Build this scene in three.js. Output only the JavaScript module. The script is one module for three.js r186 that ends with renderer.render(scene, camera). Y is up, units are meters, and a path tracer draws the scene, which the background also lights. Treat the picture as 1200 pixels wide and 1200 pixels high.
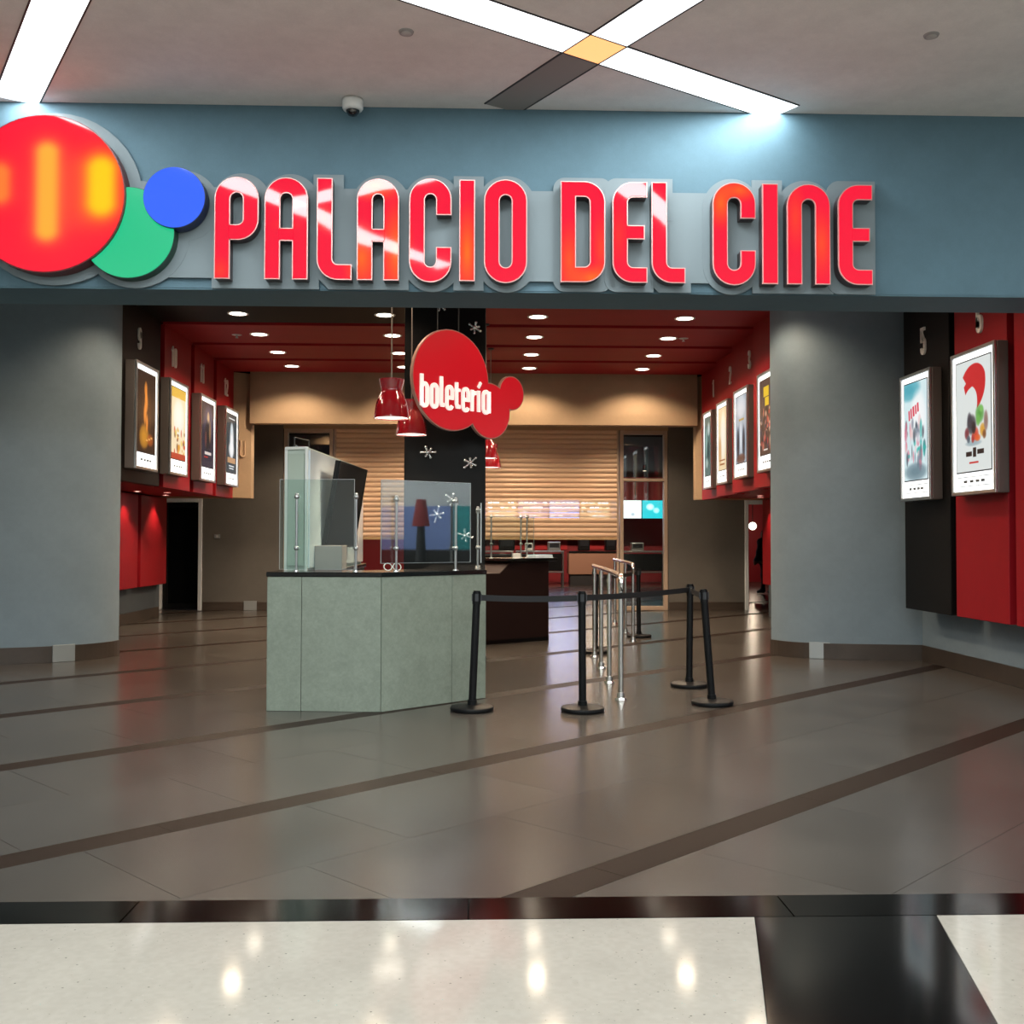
import * as THREE from 'three';
import { RoundedBoxGeometry } from 'three/addons/geometries/RoundedBoxGeometry.js';
import { mergeGeometries, mergeVertices } from 'three/addons/utils/BufferGeometryUtils.js';
import { MarchingCubes } from 'three/addons/objects/MarchingCubes.js';
import { RectAreaLightUniformsLib } from 'three/addons/lights/RectAreaLightUniformsLib.js';

// ---------------------------------------------------------------- camera, light levels, exposure
const scene = new THREE.Scene();
scene.background = new THREE.Color(0x000000);
const camera = new THREE.PerspectiveCamera(2 * Math.atan(600 / 1230) * 180 / Math.PI, 1, 0.05, 120);
camera.position.set(0, 1.45, 0);
camera.rotation.order = 'YXZ';
camera.rotation.set(Math.atan(32 / 1230), -Math.atan(2.6e-5 * 1230), 0.002);
scene.add(camera);
const renderer = new THREE.WebGLRenderer({ antialias: true });
renderer.toneMapping = THREE.LinearToneMapping;
renderer.toneMappingExposure = 1.22;
renderer.shadowMap.enabled = true;
RectAreaLightUniformsLib.init();
const STRIP = 19.0;            // radiance of the mall's strip lights
const SPOT = 17;              // candela of a lobby downlight
const POSTER = 0.76;          // glow of the poster boxes

// ---------------------------------------------------------------- helpers
const taken = new Map();
function numbered(name) {
  const n = taken.get(name) || 0; taken.set(name, n + 1);
  return n ? `${name}_${String(n).padStart(3, '0')}` : name;
}
let seed = 7;
const rnd = () => { seed = (seed * 1664525 + 1013904223) >>> 0; return seed / 4294967296; };
function flat(g) { const c = g.index ? g.toNonIndexed() : g; for (const k of Object.keys(c.attributes)) if (!['position', 'normal', 'uv'].includes(k)) c.deleteAttribute(k); return c; }
const join = (list) => list.length === 1 ? list[0] : mergeGeometries(list.map(flat));
function obj(name, geo, mat, parent = scene) {
  const m = new THREE.Mesh(Array.isArray(geo) ? join(geo) : geo, mat);
  m.name = parent === scene ? numbered(name) : name;
  m.castShadow = m.receiveShadow = true;
  parent.add(m);
  return m;
}
function tag(o, label, category, group) { o.userData.label = label; o.userData.category = category; if (group) o.userData.group = group; return o; }
function thing(name, label, category, pos = [0, 0, 0], turn = 0, group) {
  const g = new THREE.Group(); g.name = numbered(name); g.position.set(...pos); g.rotation.y = turn; scene.add(g);
  return tag(g, label, category, group);
}
function struct(name, geo, mat) { const o = obj(name, geo, mat); o.userData.kind = 'structure'; return o; }
function structGroup(name, pos = [0, 0, 0]) { const g = new THREE.Group(); g.name = numbered(name); g.position.set(...pos); g.userData.kind = 'structure'; scene.add(g); return g; }
// box from min corner to max corner
function bx(x0, x1, y0, y1, z0, z1) { const g = new THREE.BoxGeometry(Math.abs(x1 - x0), Math.abs(y1 - y0), Math.abs(z1 - z0)); g.translate((x0 + x1) / 2, (y0 + y1) / 2, (z0 + z1) / 2); return g; }
function rbx(x0, x1, y0, y1, z0, z1, r = 0.01, s = 2) { const g = new RoundedBoxGeometry(Math.abs(x1 - x0), Math.abs(y1 - y0), Math.abs(z1 - z0), s, r); g.translate((x0 + x1) / 2, (y0 + y1) / 2, (z0 + z1) / 2); return g; }
function cyl(r0, r1, h, x, y, z, n = 20) { const g = new THREE.CylinderGeometry(r1, r0, h, n); g.translate(x, y + h / 2, z); return g; }
function rod(a, b, r, n = 10) {
  const A = new THREE.Vector3(...a), B = new THREE.Vector3(...b), d = B.clone().sub(A), g = new THREE.CylinderGeometry(r, r, d.length(), n);
  g.applyQuaternion(new THREE.Quaternion().setFromUnitVectors(new THREE.Vector3(0, 1, 0), d.clone().normalize()));
  g.translate((A.x + B.x) / 2, (A.y + B.y) / 2, (A.z + B.z) / 2); return g;
}
const lathe = (pts, n = 28) => new THREE.LatheGeometry(pts.map((p) => new THREE.Vector2(p[0], p[1])), n);
function sph(r, x, y, z, n = 12) { const g = new THREE.SphereGeometry(r, n, Math.max(6, n * 0.6 | 0)); g.translate(x, y, z); return g; }
// plan outline (x, z) pulled up from y0 to y1
function prism(pts, y0, y1, bevel = 0) {
  const s = new THREE.Shape(pts.map(([x, z]) => new THREE.Vector2(x, -z)));
  const g = new THREE.ExtrudeGeometry(s, { depth: y1 - y0 - 2 * bevel, bevelEnabled: bevel > 0, bevelSize: bevel, bevelThickness: bevel, bevelOffset: -bevel, bevelSegments: 1, curveSegments: 12 });
  g.rotateX(-Math.PI / 2); g.translate(0, y0 + bevel, 0); return g;
}
function planUV(g, k = 1) { const p = g.attributes.position, uv = g.attributes.uv; for (let i = 0; i < p.count; i++) uv.setXY(i, p.getX(i) * k, p.getZ(i) * k); return g; }
// boxy mapping in metres
function boxUV(g, k = 1) {
  g = g.index ? g.toNonIndexed() : g; g.computeVertexNormals(); const p = g.attributes.position, n = g.attributes.normal, a = new Float32Array(p.count * 2);
  for (let i = 0; i < p.count; i++) { const nx = Math.abs(n.getX(i)), ny = Math.abs(n.getY(i)), nz = Math.abs(n.getZ(i)); const [u, v] = ny > nx && ny > nz ? [p.getX(i), p.getZ(i)] : nx > nz ? [p.getZ(i), p.getY(i)] : [p.getX(i), p.getY(i)]; a[2 * i] = u * k; a[2 * i + 1] = v * k; }
  g.setAttribute('uv', new THREE.BufferAttribute(a, 2)); return g;
}
// ---- letters: strokes swept to ribbons
function arc(cx, cy, r, a0, a1, n = 14) { const o = []; for (let i = 0; i <= n; i++) { const a = (a0 + (a1 - a0) * i / n) * Math.PI / 180; o.push([cx + r * Math.cos(a), cy + r * Math.sin(a)]); } return o; }
function ribbon(pts, w, closed = false) {
  const P = pts.filter((p, i) => i === 0 || Math.hypot(p[0] - pts[i - 1][0], p[1] - pts[i - 1][1]) > 1e-5);
  if (closed && Math.hypot(P[0][0] - P[P.length - 1][0], P[0][1] - P[P.length - 1][1]) < 1e-5) P.pop();
  const N = P.length, L = [], R = [];
  for (let i = 0; i < N; i++) {
    const a = closed ? P[(i + N - 1) % N] : P[Math.max(0, i - 1)], b = P[i], c = closed ? P[(i + 1) % N] : P[Math.min(N - 1, i + 1)];
    let d0 = [b[0] - a[0], b[1] - a[1]], d1 = [c[0] - b[0], c[1] - b[1]];
    const l0 = Math.hypot(...d0), l1 = Math.hypot(...d1); if (l0 < 1e-9) d0 = d1; if (l1 < 1e-9) d1 = d0;
    const u0 = d0.map((v) => v / Math.hypot(...d0)), u1 = d1.map((v) => v / Math.hypot(...d1));
    let m = [-(u0[1] + u1[1]), u0[0] + u1[0]]; const ml = Math.hypot(...m); m = m.map((v) => v / ml);
    const k = Math.min(2, 1 / Math.max(0.3, m[0] * -u0[1] + m[1] * u0[0])) * w / 2;
    L.push([b[0] + m[0] * k, b[1] + m[1] * k]); R.push([b[0] - m[0] * k, b[1] - m[1] * k]);
  }
  const V = (q) => q.map((p) => new THREE.Vector2(p[0], p[1]));
  if (!closed) return new THREE.Shape(V(L.concat(R.reverse())));
  const area = (q) => q.reduce((s, p, i) => { const t = q[(i + 1) % q.length]; return s + p[0] * t[1] - t[0] * p[1]; }, 0);
  const [out, inn] = Math.abs(area(L)) > Math.abs(area(R)) ? [L, R] : [R, L];
  const s = new THREE.Shape(V(out)); s.holes.push(new THREE.Path(V(inn))); return s;
}
function pull(shapes, z0, depth, bevel = 0) {
  return join([].concat(shapes).map((s) => { const g = new THREE.ExtrudeGeometry(s, { depth: depth - bevel, bevelEnabled: bevel > 0, bevelSize: bevel, bevelThickness: bevel, bevelOffset: -bevel, bevelSegments: 1, curveSegments: 20 }); g.translate(0, 0, z0); return g; }));
}
// capitals of the sign: w wide, h high, s stroke; returns [points, closed, stroke?]
function capital(ch, w, h, s) {
  const e = s / 2, r = w / 2 - e, q = 0.1, m = h * 0.44;
  const arch = [[e, 0], ...arc(w / 2, h - w / 2, r, 180, 0), [w - e, 0]];
  switch (ch) {
    case 'P': return [[[[e, 0], ...arc(w / 2, h - w / 2, r, 180, 0), ...arc(w - e - q, 0.345 + q, q, 0, -90), [s - 0.008, 0.345]], false]];
    case 'A': return [[arch, false], [[[s - 0.008, m], [w - s + 0.008, m]], false, s * 0.82]];
    case 'N': return [[arch, false]];
    case 'L': return [[[[e, h], ...arc(e + q, e + q, q, 180, 270), [w, e]], false]];
    case 'C': return [[[[w - e, h * 0.66], ...arc(w / 2, h - w / 2, r, 0, 180), ...arc(w / 2, w / 2, r, 180, 360), [w - e, h * 0.33]], false]];
    case 'I': return [[[[w / 2, 0], [w / 2, h]], false, w]];
    case 'O': return [[[...arc(w / 2, h - w / 2, r, 0, 180), ...arc(w / 2, w / 2, r, 180, 360)], true]];
    case 'D': return [[[[e, e], ...arc(w - e - q, e + q, q, -90, 0), ...arc(w - e - q, h - e - q, q, 0, 90), [e, h - e]], true]];
    case 'E': return [[[[w, h - e], ...arc(e + q, h - e - q, q, 90, 180), ...arc(e + q, e + q, q, 180, 270), [w, e]], false], [[[s - 0.008, h * 0.5], [w - 0.02, h * 0.5]], false, s * 0.9]];
  }
}
// digits: 0.5 wide, 1 high
function digit(ch) {
  const w = 0.4, r = 0.14, L = 0.06, R = 0.34, c = 0.2;
  switch (ch) {
    case '1': return [[[[0.08, 0.8], [0.2, 0.94], [0.2, 0]], false]];
    case '0': return [[[...arc(c, 0.8, r, 0, 180), ...arc(c, 0.2, r, 180, 360)], true]];
    case '2': return [[[[L, 0.72], ...arc(c, 0.8, r, 180, 0), [R, 0.62], [L, 0.06], [w, 0.06]], false]];
    case '3': return [[[[L, 0.76], ...arc(c, 0.8, r, 180, -60), [0.16, 0.54]], false], [[[0.16, 0.54], ...arc(c, 0.26, 0.16, 70, -180), [L, 0.3]], false]];
    case '4': return [[[[0.3, 0], [0.3, 0.95], [0.02, 0.26], [0.44, 0.26]], false]];
    case '5': return [[[[R, 0.94], [L, 0.94], [L, 0.52], ...arc(c, 0.42, r, 130, 0), ...arc(c, 0.2, r, 0, -180), [L, 0.26]], false]];
    case '6': return [[[...arc(c, 0.4, r, 0, 180), ...arc(c, 0.2, r, 180, 360)], true], [[[R, 0.74], ...arc(c, 0.8, r, 0, 180), [L, 0.2]], false]];
    case '9': return [[[...arc(c, 0.8, r, 0, 180), ...arc(c, 0.6, r, 180, 360)], true], [[[R, 0.8], ...arc(c, 0.2, r, 0, -180), [L, 0.26]], false]];
  }
}
const LOWER = {                                                     // x-height 1, stroke 0.26
  b: [0.66, [[[[0.13, 0], [0.13, 1.42]], false], [[...arc(0.33, 0.8, 0.2, 0, 180), ...arc(0.33, 0.2, 0.2, 180, 360)], true]]],
  o: [0.66, [[[...arc(0.33, 0.8, 0.2, 0, 180), ...arc(0.33, 0.2, 0.2, 180, 360)], true]]],
  l: [0.36, [[[[0.13, 1.42], [0.13, 0.25], [0.17, 0.13], [0.34, 0.13]], false]]],
  e: [0.66, [[[[0.13, 0.5], [0.53, 0.5], [0.53, 0.75], ...arc(0.33, 0.8, 0.2, 0, 180), ...arc(0.33, 0.2, 0.2, 180, 340)], false]]],
  t: [0.46, [[[[0.15, 1.25], [0.15, 0.28], [0.2, 0.13], [0.42, 0.13]], false], [[[0.02, 0.9], [0.42, 0.9]], false, 0.2]]],
  r: [0.46, [[[[0.13, 0], [0.13, 1]], false], [[[0.13, 0.7], [0.24, 0.87], [0.44, 0.87]], false]]],
  'í': [0.32, [[[[0.13, 0], [0.13, 1]], false], [[[0.1, 1.14], [0.3, 1.4]], false, 0.2]]],
  a: [0.73, [[[...arc(0.33, 0.8, 0.2, 0, 180), ...arc(0.33, 0.2, 0.2, 180, 360)], true], [[[0.59, 0], [0.59, 1.02]], false]]],
};

// ---------------------------------------------------------------- textures and materials
function noiseTex(w, h, fn, srgb = true) {
  const a = new Uint8Array(w * h * 4);
  for (let j = 0; j < h; j++) for (let i = 0; i < w; i++) { const c = fn(i, j); a.set([c[0], c[1], c[2], 255], (j * w + i) * 4); }
  const t = new THREE.DataTexture(a, w, h); t.magFilter = THREE.LinearFilter; t.minFilter = THREE.LinearMipmapLinearFilter; t.generateMipmaps = true; t.wrapS = t.wrapT = THREE.RepeatWrapping;
  if (srgb) t.colorSpace = THREE.SRGBColorSpace; t.needsUpdate = true; return t;
}
// tiling value noise
function lattice(n) { const v = new Float32Array(n * n); for (let i = 0; i < v.length; i++) v[i] = rnd(); return (x, y) => { x = ((x % n) + n) % n; y = ((y % n) + n) % n; const i = x | 0, j = y | 0, fx = x - i, fy = y - j, a = fx * fx * (3 - 2 * fx), b = fy * fy * (3 - 2 * fy), I = (i + 1) % n, J = (j + 1) % n; return (v[j * n + i] * (1 - a) + v[j * n + I] * a) * (1 - b) + (v[J * n + i] * (1 - a) + v[J * n + I] * a) * b; }; }
function fbmTex(size, cells, base, amp, grain = 0) {
  const ls = cells.map(lattice);
  return noiseTex(size, size, (i, j) => { let s = 0, t = 0; ls.forEach((l, k) => { const wgt = 1 / (k + 1); s += wgt * (l(i / size * cells[k], j / size * cells[k]) - 0.5); t += wgt; }); const d = s / t * 2 * amp + (rnd() - 0.5) * grain; return base.map((b) => Math.max(0, Math.min(255, b + d))); });
}
function std(color, rough = 0.6, o = {}) { return new THREE.MeshStandardMaterial({ color, roughness: rough, ...o }); }
function phys(color, rough, o = {}) { return new THREE.MeshPhysicalMaterial({ color, roughness: rough, ...o }); }
function scaled(tex, k) { const t = tex.clone(); t.repeat.set(k, k); t.needsUpdate = true; return t; }

const tileTex = fbmTex(512, [6, 17, 60, 160], [240, 240, 240], 26, 14);
const wallTex = fbmTex(256, [5, 20, 90], [246, 246, 246], 10, 6);
const concreteTex = (() => { const a = lattice(5), b = lattice(16), c = lattice(60), d = lattice(130); return noiseTex(512, 512, (i, j) => { const x = i / 512, y = j / 512; const v = 238 + 8 * (a(x * 5, y * 5) - 0.5) + 9 * (b(x * 16, y * 16) - 0.5) + 12 * (c(x * 60, y * 60) - 0.5) + 14 * (d(x * 130, y * 130) - 0.5) + (rnd() - 0.5) * 8; return [v * 0.99, v, v * 0.98].map((q) => Math.max(0, Math.min(255, q))); }); })();
const terrazzoTex = (() => {
  const N = 1024, a = new Float32Array(N * N).fill(0), l = lattice(9), m = lattice(70);
  for (let k = 0; k < 900; k++) { const x = rnd() * N | 0, y = rnd() * N | 0, r = rnd() < 0.08 ? 3 : rnd() < 0.4 ? 1.6 : 0.9, d = rnd() < 0.75 ? -(12 + rnd() * 75) : 14; for (let j = -4; j <= 4; j++) for (let i = -4; i <= 4; i++) if (i * i + j * j * (1 + rnd()) <= r * r) a[((y + j + N) % N) * N + (x + i + N) % N] = d; }
  return noiseTex(N, N, (i, j) => { const v = 236 + 9 * (l(i / N * 9, j / N * 9) - 0.5) + 9 * (m(i / N * 70, j / N * 70) - 0.5) + a[j * N + i] + (rnd() - 0.5) * 6; return [v, v * 0.985, v * 0.955]; });
})();
const graniteTex = noiseTex(512, 512, () => { const v = 40 + rnd() * 26 + (rnd() < 0.012 ? 70 : 0) + (rnd() < 0.0015 ? 120 : 0); return [v, v, v]; });
const brownStripTex = noiseTex(256, 256, () => { const v = 205 + (rnd() - 0.5) * 70; return [v, v, v]; });

const M = {
  tiles: [0x4a4540, 0x48433e, 0x4c4742, 0x46413c].map((c) => phys(c, 0.23, { map: tileTex, specularIntensity: 0.75 })),
  joint: std(0x3a3734, 0.8), strip: phys(0x2e221b, 0.45, { specularIntensity: 0.25, map: scaled(brownStripTex, 3) }),
  terrazzo: phys(0xaeaba6, 0.08, { map: terrazzoTex }), terrazzoDark: phys(0x60605f, 0.1, { map: graniteTex }), granite: phys(0x262626, 0.12, { specularIntensity: 0.55, map: graniteTex }),
  facade: std(0x587786, 0.72, { map: wallTex }), pillar: std(0x7b8d99, 0.62, { map: wallTex }), taupe: std(0x5d5a55, 0.7, { map: wallTex }), grayWall: std(0x4a535a, 0.7, { map: wallTex }),
  tan: std(0xa0876a, 0.75, { map: wallTex }), red: phys(0x940f1b, 0.5, { specularIntensity: 0.5, map: wallTex }), redCeil: phys(0x98131f, 0.6, { specularIntensity: 0.5, map: wallTex }), black: phys(0x0c0a09, 0.5, { specularIntensity: 0.35 }), blackCeil: phys(0x080504, 0.6, { specularIntensity: 0.3 }),
  mallCeil: std(0xf0ebe7, 0.85, { map: wallTex }), skirting: std(0x453c35, 0.35, { map: tileTex }), steel: std(0xb9bcbd, 0.28, { metalness: 0.9 }), brushed: std(0xa7adae, 0.38, { metalness: 0.6 }), chrome: std(0xf0efec, 0.2, { metalness: 1 }),
  concrete: phys(0x8b948a, 0.28, { map: concreteTex, clearcoat: 0.35, clearcoatRoughness: 0.18 }), counterTop: phys(0x141515, 0.15, {}), wood: phys(0x1e0e0c, 0.6, { specularIntensity: 0.35 }), blackPlastic: phys(0x0b0c0e, 0.45, { specularIntensity: 0.45 }), belt: std(0x101114, 0.7), darkGray: std(0x2a2c2e, 0.6),
  white: std(0xd9dcd8, 0.5), frame: std(0xa5917f, 0.45), doorFrame: std(0xd2d8dc, 0.45), shutter: phys(0xdcbc9e, 0.42, { metalness: 0.15, transparent: true, opacity: 0.8 }),
  glass: phys(0xf2f8f6, 0.02, { transmission: 1, ior: 1.5 }), glassDark: phys(0x252a2e, 0.03, { transmission: 1, ior: 1.55 }), mirrorGlass: phys(0xe6eef0, 0.02, { transmission: 1, ior: 2.33 }), glassEdge: phys(0x9fc4b8, 0.1, { transmission: 0.4 }),
  numeral: std(0xf2efe8, 0.4), screenDark: phys(0x07080a, 0.45, { specularIntensity: 0.4 }), plate: phys(0x7a878d, 0.6, { specularIntensity: 0.6 }), letterCan: std(0x3a2a2e, 0.35), trimLip: std(0xd7a3a0, 0.3, { metalness: 0.3 }),
};
const glow = (c, k, o = {}) => std(c, 0.5, { emissive: c, emissiveIntensity: k, ...o });

// lights
function areaLight(name, w, h, color, k, pos, look) { const l = new THREE.RectAreaLight(color, k, w, h); l.name = name; l.position.set(...pos); l.lookAt(...look); scene.add(l); return l; }
function spot(color, cd, pos, to, angle, pen, size = 3) { const l = new THREE.SpotLight(color, cd, 0, angle, pen, 2); l.position.set(...pos); l.target.position.set(...to); l.castShadow = true; l.shadow.radius = size; l.shadow.mapSize.set(512, 512); scene.add(l); scene.add(l.target); return l; }

// ---------------------------------------------------------------- floors
const CEIL = 4.763, BEAM = 3.354, LOBBY = 4.5;
const ang = 43.8 * Math.PI / 180, T = [Math.cos(ang), -Math.sin(ang)], Nn = [-Math.sin(ang), -Math.cos(ang)];   // along the strips, and across them
function clip(poly, inside) { const out = []; poly.forEach((p, i) => { const q = poly[(i + 1) % poly.length], a = inside(p), b = inside(q); if (a >= 0) out.push(p); if (a * b < 0) { const t = a / (a - b); out.push([p[0] + (q[0] - p[0]) * t, p[1] + (q[1] - p[1]) * t]); } }); return out; }
{
  const f = struct('floor', bx(-7.2, 7.2, -0.2, -0.012, -37, -4.28), M.joint);
  const uv = (x, z) => [x * T[0] + z * T[1], x * Nn[0] + z * Nn[1]];
  const at = (a, b) => [a * T[0] + b * Nn[0], a * T[1] + b * Nn[1]];
  const pieces = [];
  const per = 2.02, w0 = 0.2, c0 = 2.93;                               // first strip crosses at b = c0
  for (let k = -4; k < 16; k++) {
    const b0 = c0 + k * per;
    const rows = [[b0 - w0 / 2, b0 + w0 / 2, 'floor_strip', 1.8], [b0 + w0 / 2, b0 + per / 2, 'floor_tile', 1.2], [b0 + per / 2, b0 + per - w0 / 2, 'floor_tile', 1.2]];
    rows.forEach(([r0, r1, name, len], ri) => {
      const off = name === 'floor_tile' ? (ri === 1 ? 0.32 : 0.92) + k * 0.4 : k * 0.77;
      for (let a = -30; a < 45; a++) {
        const a0 = a * len + off, a1 = a0 + len, g = 0.0015;
        let q = [at(a0 + g, r0 + g), at(a1 - g, r0 + g), at(a1 - g, r1 - g), at(a0 + g, r1 - g)];
        q = clip(q, (p) => -4.285 - p[1]); if (q.length < 3) continue;
        q = clip(q, (p) => p[1] + 36.9); if (q.length < 3) continue;
        q = clip(q, (p) => p[0] + 7.1); if (q.length < 3) continue;
        q = clip(q, (p) => 7.1 - p[0]); if (q.length < 3) continue;
        const area = Math.abs(q.reduce((s, p, i) => { const t = q[(i + 1) % q.length]; return s + p[0] * t[1] - t[0] * p[1]; }, 0)) / 2;
        if (area < 0.004) continue;
        const cx = q.reduce((s, p) => s + p[0], 0) / q.length, cz = q.reduce((s, p) => s + p[1], 0) / q.length;
        pieces.push({ q, name, d: Math.hypot(cx, cz), view: Math.abs(cx) < 0.5 * -cz + 1.2, cx, cz });
      }
    });
  }
  const tiles = { floor_tile: [], floor_strip: [] };
  pieces.sort((p, r) => (r.view - p.view) || p.d - r.d).forEach((p) => tiles[p.name].push(p));
  for (const name of ['floor_tile', 'floor_strip']) {
    tiles[name].slice(0, 290).forEach((p, i) => { const sh = [rnd() * 4, rnd() * 4]; const g = planUV(prism(p.q, -0.012, 0), 0.42); const u = g.attributes.uv; for (let k = 0; k < u.count; k++) u.setXY(k, u.getX(k) + sh[0], u.getY(k) + sh[1]); obj(name, g, name === 'floor_tile' ? M.tiles[rnd() * 4 | 0] : M.strip, f); });
    const rest = tiles[name].slice(290);
    if (rest.length) { const m = obj(name + '_field', rest.map((p) => planUV(prism(p.q, -0.012, 0), 0.42)), name === 'floor_tile' ? M.tiles[0] : M.strip, f); m.userData.kind = 'stuff'; }
  }
}
{ // black granite threshold, slab by slab
  const t = structGroup('trim_1');
  const xs = [-14, -7.5, -3.4, -1.35, -0.035, 1.22, 3.6, 7, 12, 22];
  for (let i = 0; i + 1 < xs.length; i++) obj('granite_slab', planUV(bx(xs[i] + 0.003, xs[i + 1] - 0.003, -0.2, 0.001, -4.283, -4.045)), M.granite, t);
}
{ // mall floor: pale terrazzo with a dark band
  const f = struct('floor_mall', bx(-14, 22, -0.22, -0.03, -4.04, 12), M.joint);
  const L = (z) => 1.067 - (z + 4.04) * 0.222, R = (z) => 1.772 - (z + 4.04) * 0.236;
  obj('terrazzo_field', planUV(prism([[-14, -4.042], [L(-4.042) - 0.003, -4.042], [L(12) - 0.003, 12], [-14, 12]], -0.03, 0), 0.8), M.terrazzo, f);
  obj('dark_band', planUV(prism([[L(-4.042), -4.042], [R(-4.042), -4.042], [R(12), 12], [L(12), 12]], -0.03, 0), 0.9), M.terrazzoDark, f);
  obj('terrazzo_field', planUV(prism([[R(-4.042) + 0.003, -4.042], [22, -4.042], [22, 12], [R(12) + 0.003, 12]], -0.03, 0), 0.8), M.terrazzo, f);
}
// ---------------------------------------------------------------- mall shell
struct('ceiling_mall', boxUV(bx(-14, 22, CEIL, CEIL + 0.2, -8.3, 12)), M.mallCeil);
{
  const w = struct('wall_facade', boxUV(bx(-14, 22, BEAM, CEIL + 0.2, -8.56, -8)), M.facade);
  obj('soffit_lining', boxUV(bx(-5.88, 5.33, BEAM - 0.012, BEAM, -8.555, -8.005)), M.facade, w);
}
struct('wall_facade_right', boxUV(bx(5.345, 22, 0, BEAM, -8.56, -8)), M.facade);
struct('wall_facade_left', boxUV(bx(-14, -5.9, 0, BEAM, -8.56, -8)), M.facade);
struct('wall_mall_left', boxUV(bx(-14.3, -14, -0.2, CEIL + 0.2, -8.56, 12)), std(0xb8bcbc, 0.8));
struct('wall_mall_back', boxUV(bx(-14.3, 22.3, -0.2, CEIL + 0.2, 12, 12.3)), std(0xb9babb, 0.8));
{ // shopfront at the right end of the mall, seen in the ticket window
  const w = struct('wall_mall_right', bx(22, 22.3, -0.2, CEIL + 0.2, -8.56, 12), std(0xc9cccd, 0.7));
  obj('blue_panel', bx(21.96, 22, 1.12, 2.5, -0.68, 9), std(0x8096cc, 0.6), w);
  obj('teal_panel', bx(21.96, 22, 1.12, 2.5, -7.9, -0.72), std(0x2f9a9c, 0.6), w);
  obj('dark_plinth', bx(21.6, 22, 0, 1.1, -7.9, 11.5), std(0x0c0e10, 0.6), w);
}
// ---------------------------------------------------------------- pillars and side walls of the entrance
function bez(p0, p1, p2, p3, n = 22) { const o = []; for (let i = 0; i <= n; i++) { const t = i / n, u = 1 - t; o.push([0, 1].map((k) => u * u * u * p0[k] + 3 * u * u * t * p1[k] + 3 * u * t * t * p2[k] + t * t * t * p3[k])); } return o; }
function smoothPrism(pts, y0, y1, smooth) { // side faces with smooth normals along the curve
  const pos = [], nor = [], uv = [], idx = []; let run = 0;
  const nrm = pts.map((p, i) => { const a = pts[Math.max(0, i - 1)], b = pts[Math.min(pts.length - 1, i + 1)], dx = b[0] - a[0], dz = b[1] - a[1], l = Math.hypot(dx, dz); return [-dz / l * smooth, dx / l * smooth]; });
  pts.forEach((p, i) => { if (i) run += Math.hypot(p[0] - pts[i - 1][0], p[1] - pts[i - 1][1]); for (const y of [y0, y1]) { pos.push(p[0], y, p[1]); nor.push(nrm[i][0], 0, nrm[i][1]); uv.push(run, y); } });
  for (let i = 0; i + 1 < pts.length; i++) { const a = 2 * i; if (smooth < 0) idx.push(a, a + 1, a + 2, a + 1, a + 3, a + 2); else idx.push(a, a + 2, a + 1, a + 1, a + 2, a + 3); }
  const g = new THREE.BufferGeometry(); g.setAttribute('position', new THREE.Float32BufferAttribute(pos, 3)); g.setAttribute('normal', new THREE.Float32BufferAttribute(nor, 3)); g.setAttribute('uv', new THREE.Float32BufferAttribute(uv, 2)); g.setIndex(idx); return g;
}
function offset(pts, d) { return pts.map((p, i) => { const a = pts[Math.max(0, i - 1)], b = pts[Math.min(pts.length - 1, i + 1)], dx = b[0] - a[0], dz = b[1] - a[1], l = Math.hypot(dx, dz); return [p[0] - dz / l * d, p[1] + dx / l * d]; }); }
function skirting(curve, d, name) { // strip along a wall line, proud by d (sign picks the side)
  const out = offset(curve, d), g = prism(out.concat(curve.slice().reverse()), 0.001, 0.19);
  return struct(name, boxUV(g), M.skirting);
}
{
  const R = bez([3.72, -13.25], [3.86, -12.62], [4.55, -12.66], [5.345, -12.5]);
  const w = struct('wall_right', boxUV(prism([...R, [5.345, -8.56], [7.2, -8.56], [7.2, -13.25]], 0, LOBBY + 0.2)), M.pillar);
  obj('pillar_skin', smoothPrism(R.map(([x, z]) => [x - 0.002, z + 0.004]), 0.001, LOBBY, 1), M.pillar, w);
  skirting(R.concat([[5.345, -12.4]]).slice(0, -1), 0.014, 'baseboard_right');
  skirting([[5.345, -12.48], [5.345, -8.6]], 0.014, 'baseboard_right_side');
  const L = bez([-4.47, -13.25], [-4.5, -12.7], [-5.0, -12.36], [-5.9, -12.15]);
  const v = struct('wall_left', boxUV(prism([...L, [-5.9, -8.56], [-7.2, -8.56], [-7.2, -13.25]], 0, LOBBY + 0.2)), M.pillar);
  obj('pillar_skin', smoothPrism(L.map(([x, z]) => [x + 0.002, z + 0.004]), 0.001, LOBBY, -1), M.pillar, v);
  skirting(L, -0.014, 'baseboard_left');
  // steel cover plates in the skirting
  const put = (x, z, turn) => { const p = thing('cover_plate', x < 0 ? 'brushed steel cover plate in skirting of grey left pillar' : 'brushed steel cover plate in skirting of grey right pillar', 'plate', [x, 0.001, z], turn, 'steel plates in the pillar skirtings'); obj('plate', rbx(-0.125, 0.125, 0, 0.2, -0.012, 0.012, 0.004), M.brushed, p); return p; };
  put(-4.87, -12.545, 0.62); put(4.17, -12.73, -0.2);
}
// panels 5 and 6 on the right side wall
{
  const w = scene.getObjectByName('wall_right');
  for (const [z0, z1, m] of [[-12.13, -10.95, M.black], [-10.82, -9.73, M.red], [-9.6, -8.62, M.red]]) obj('wall_panel', rbx(4.99, 5.345, 0.655, LOBBY, z0, z1, 0.008), m, w);
}
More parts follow.
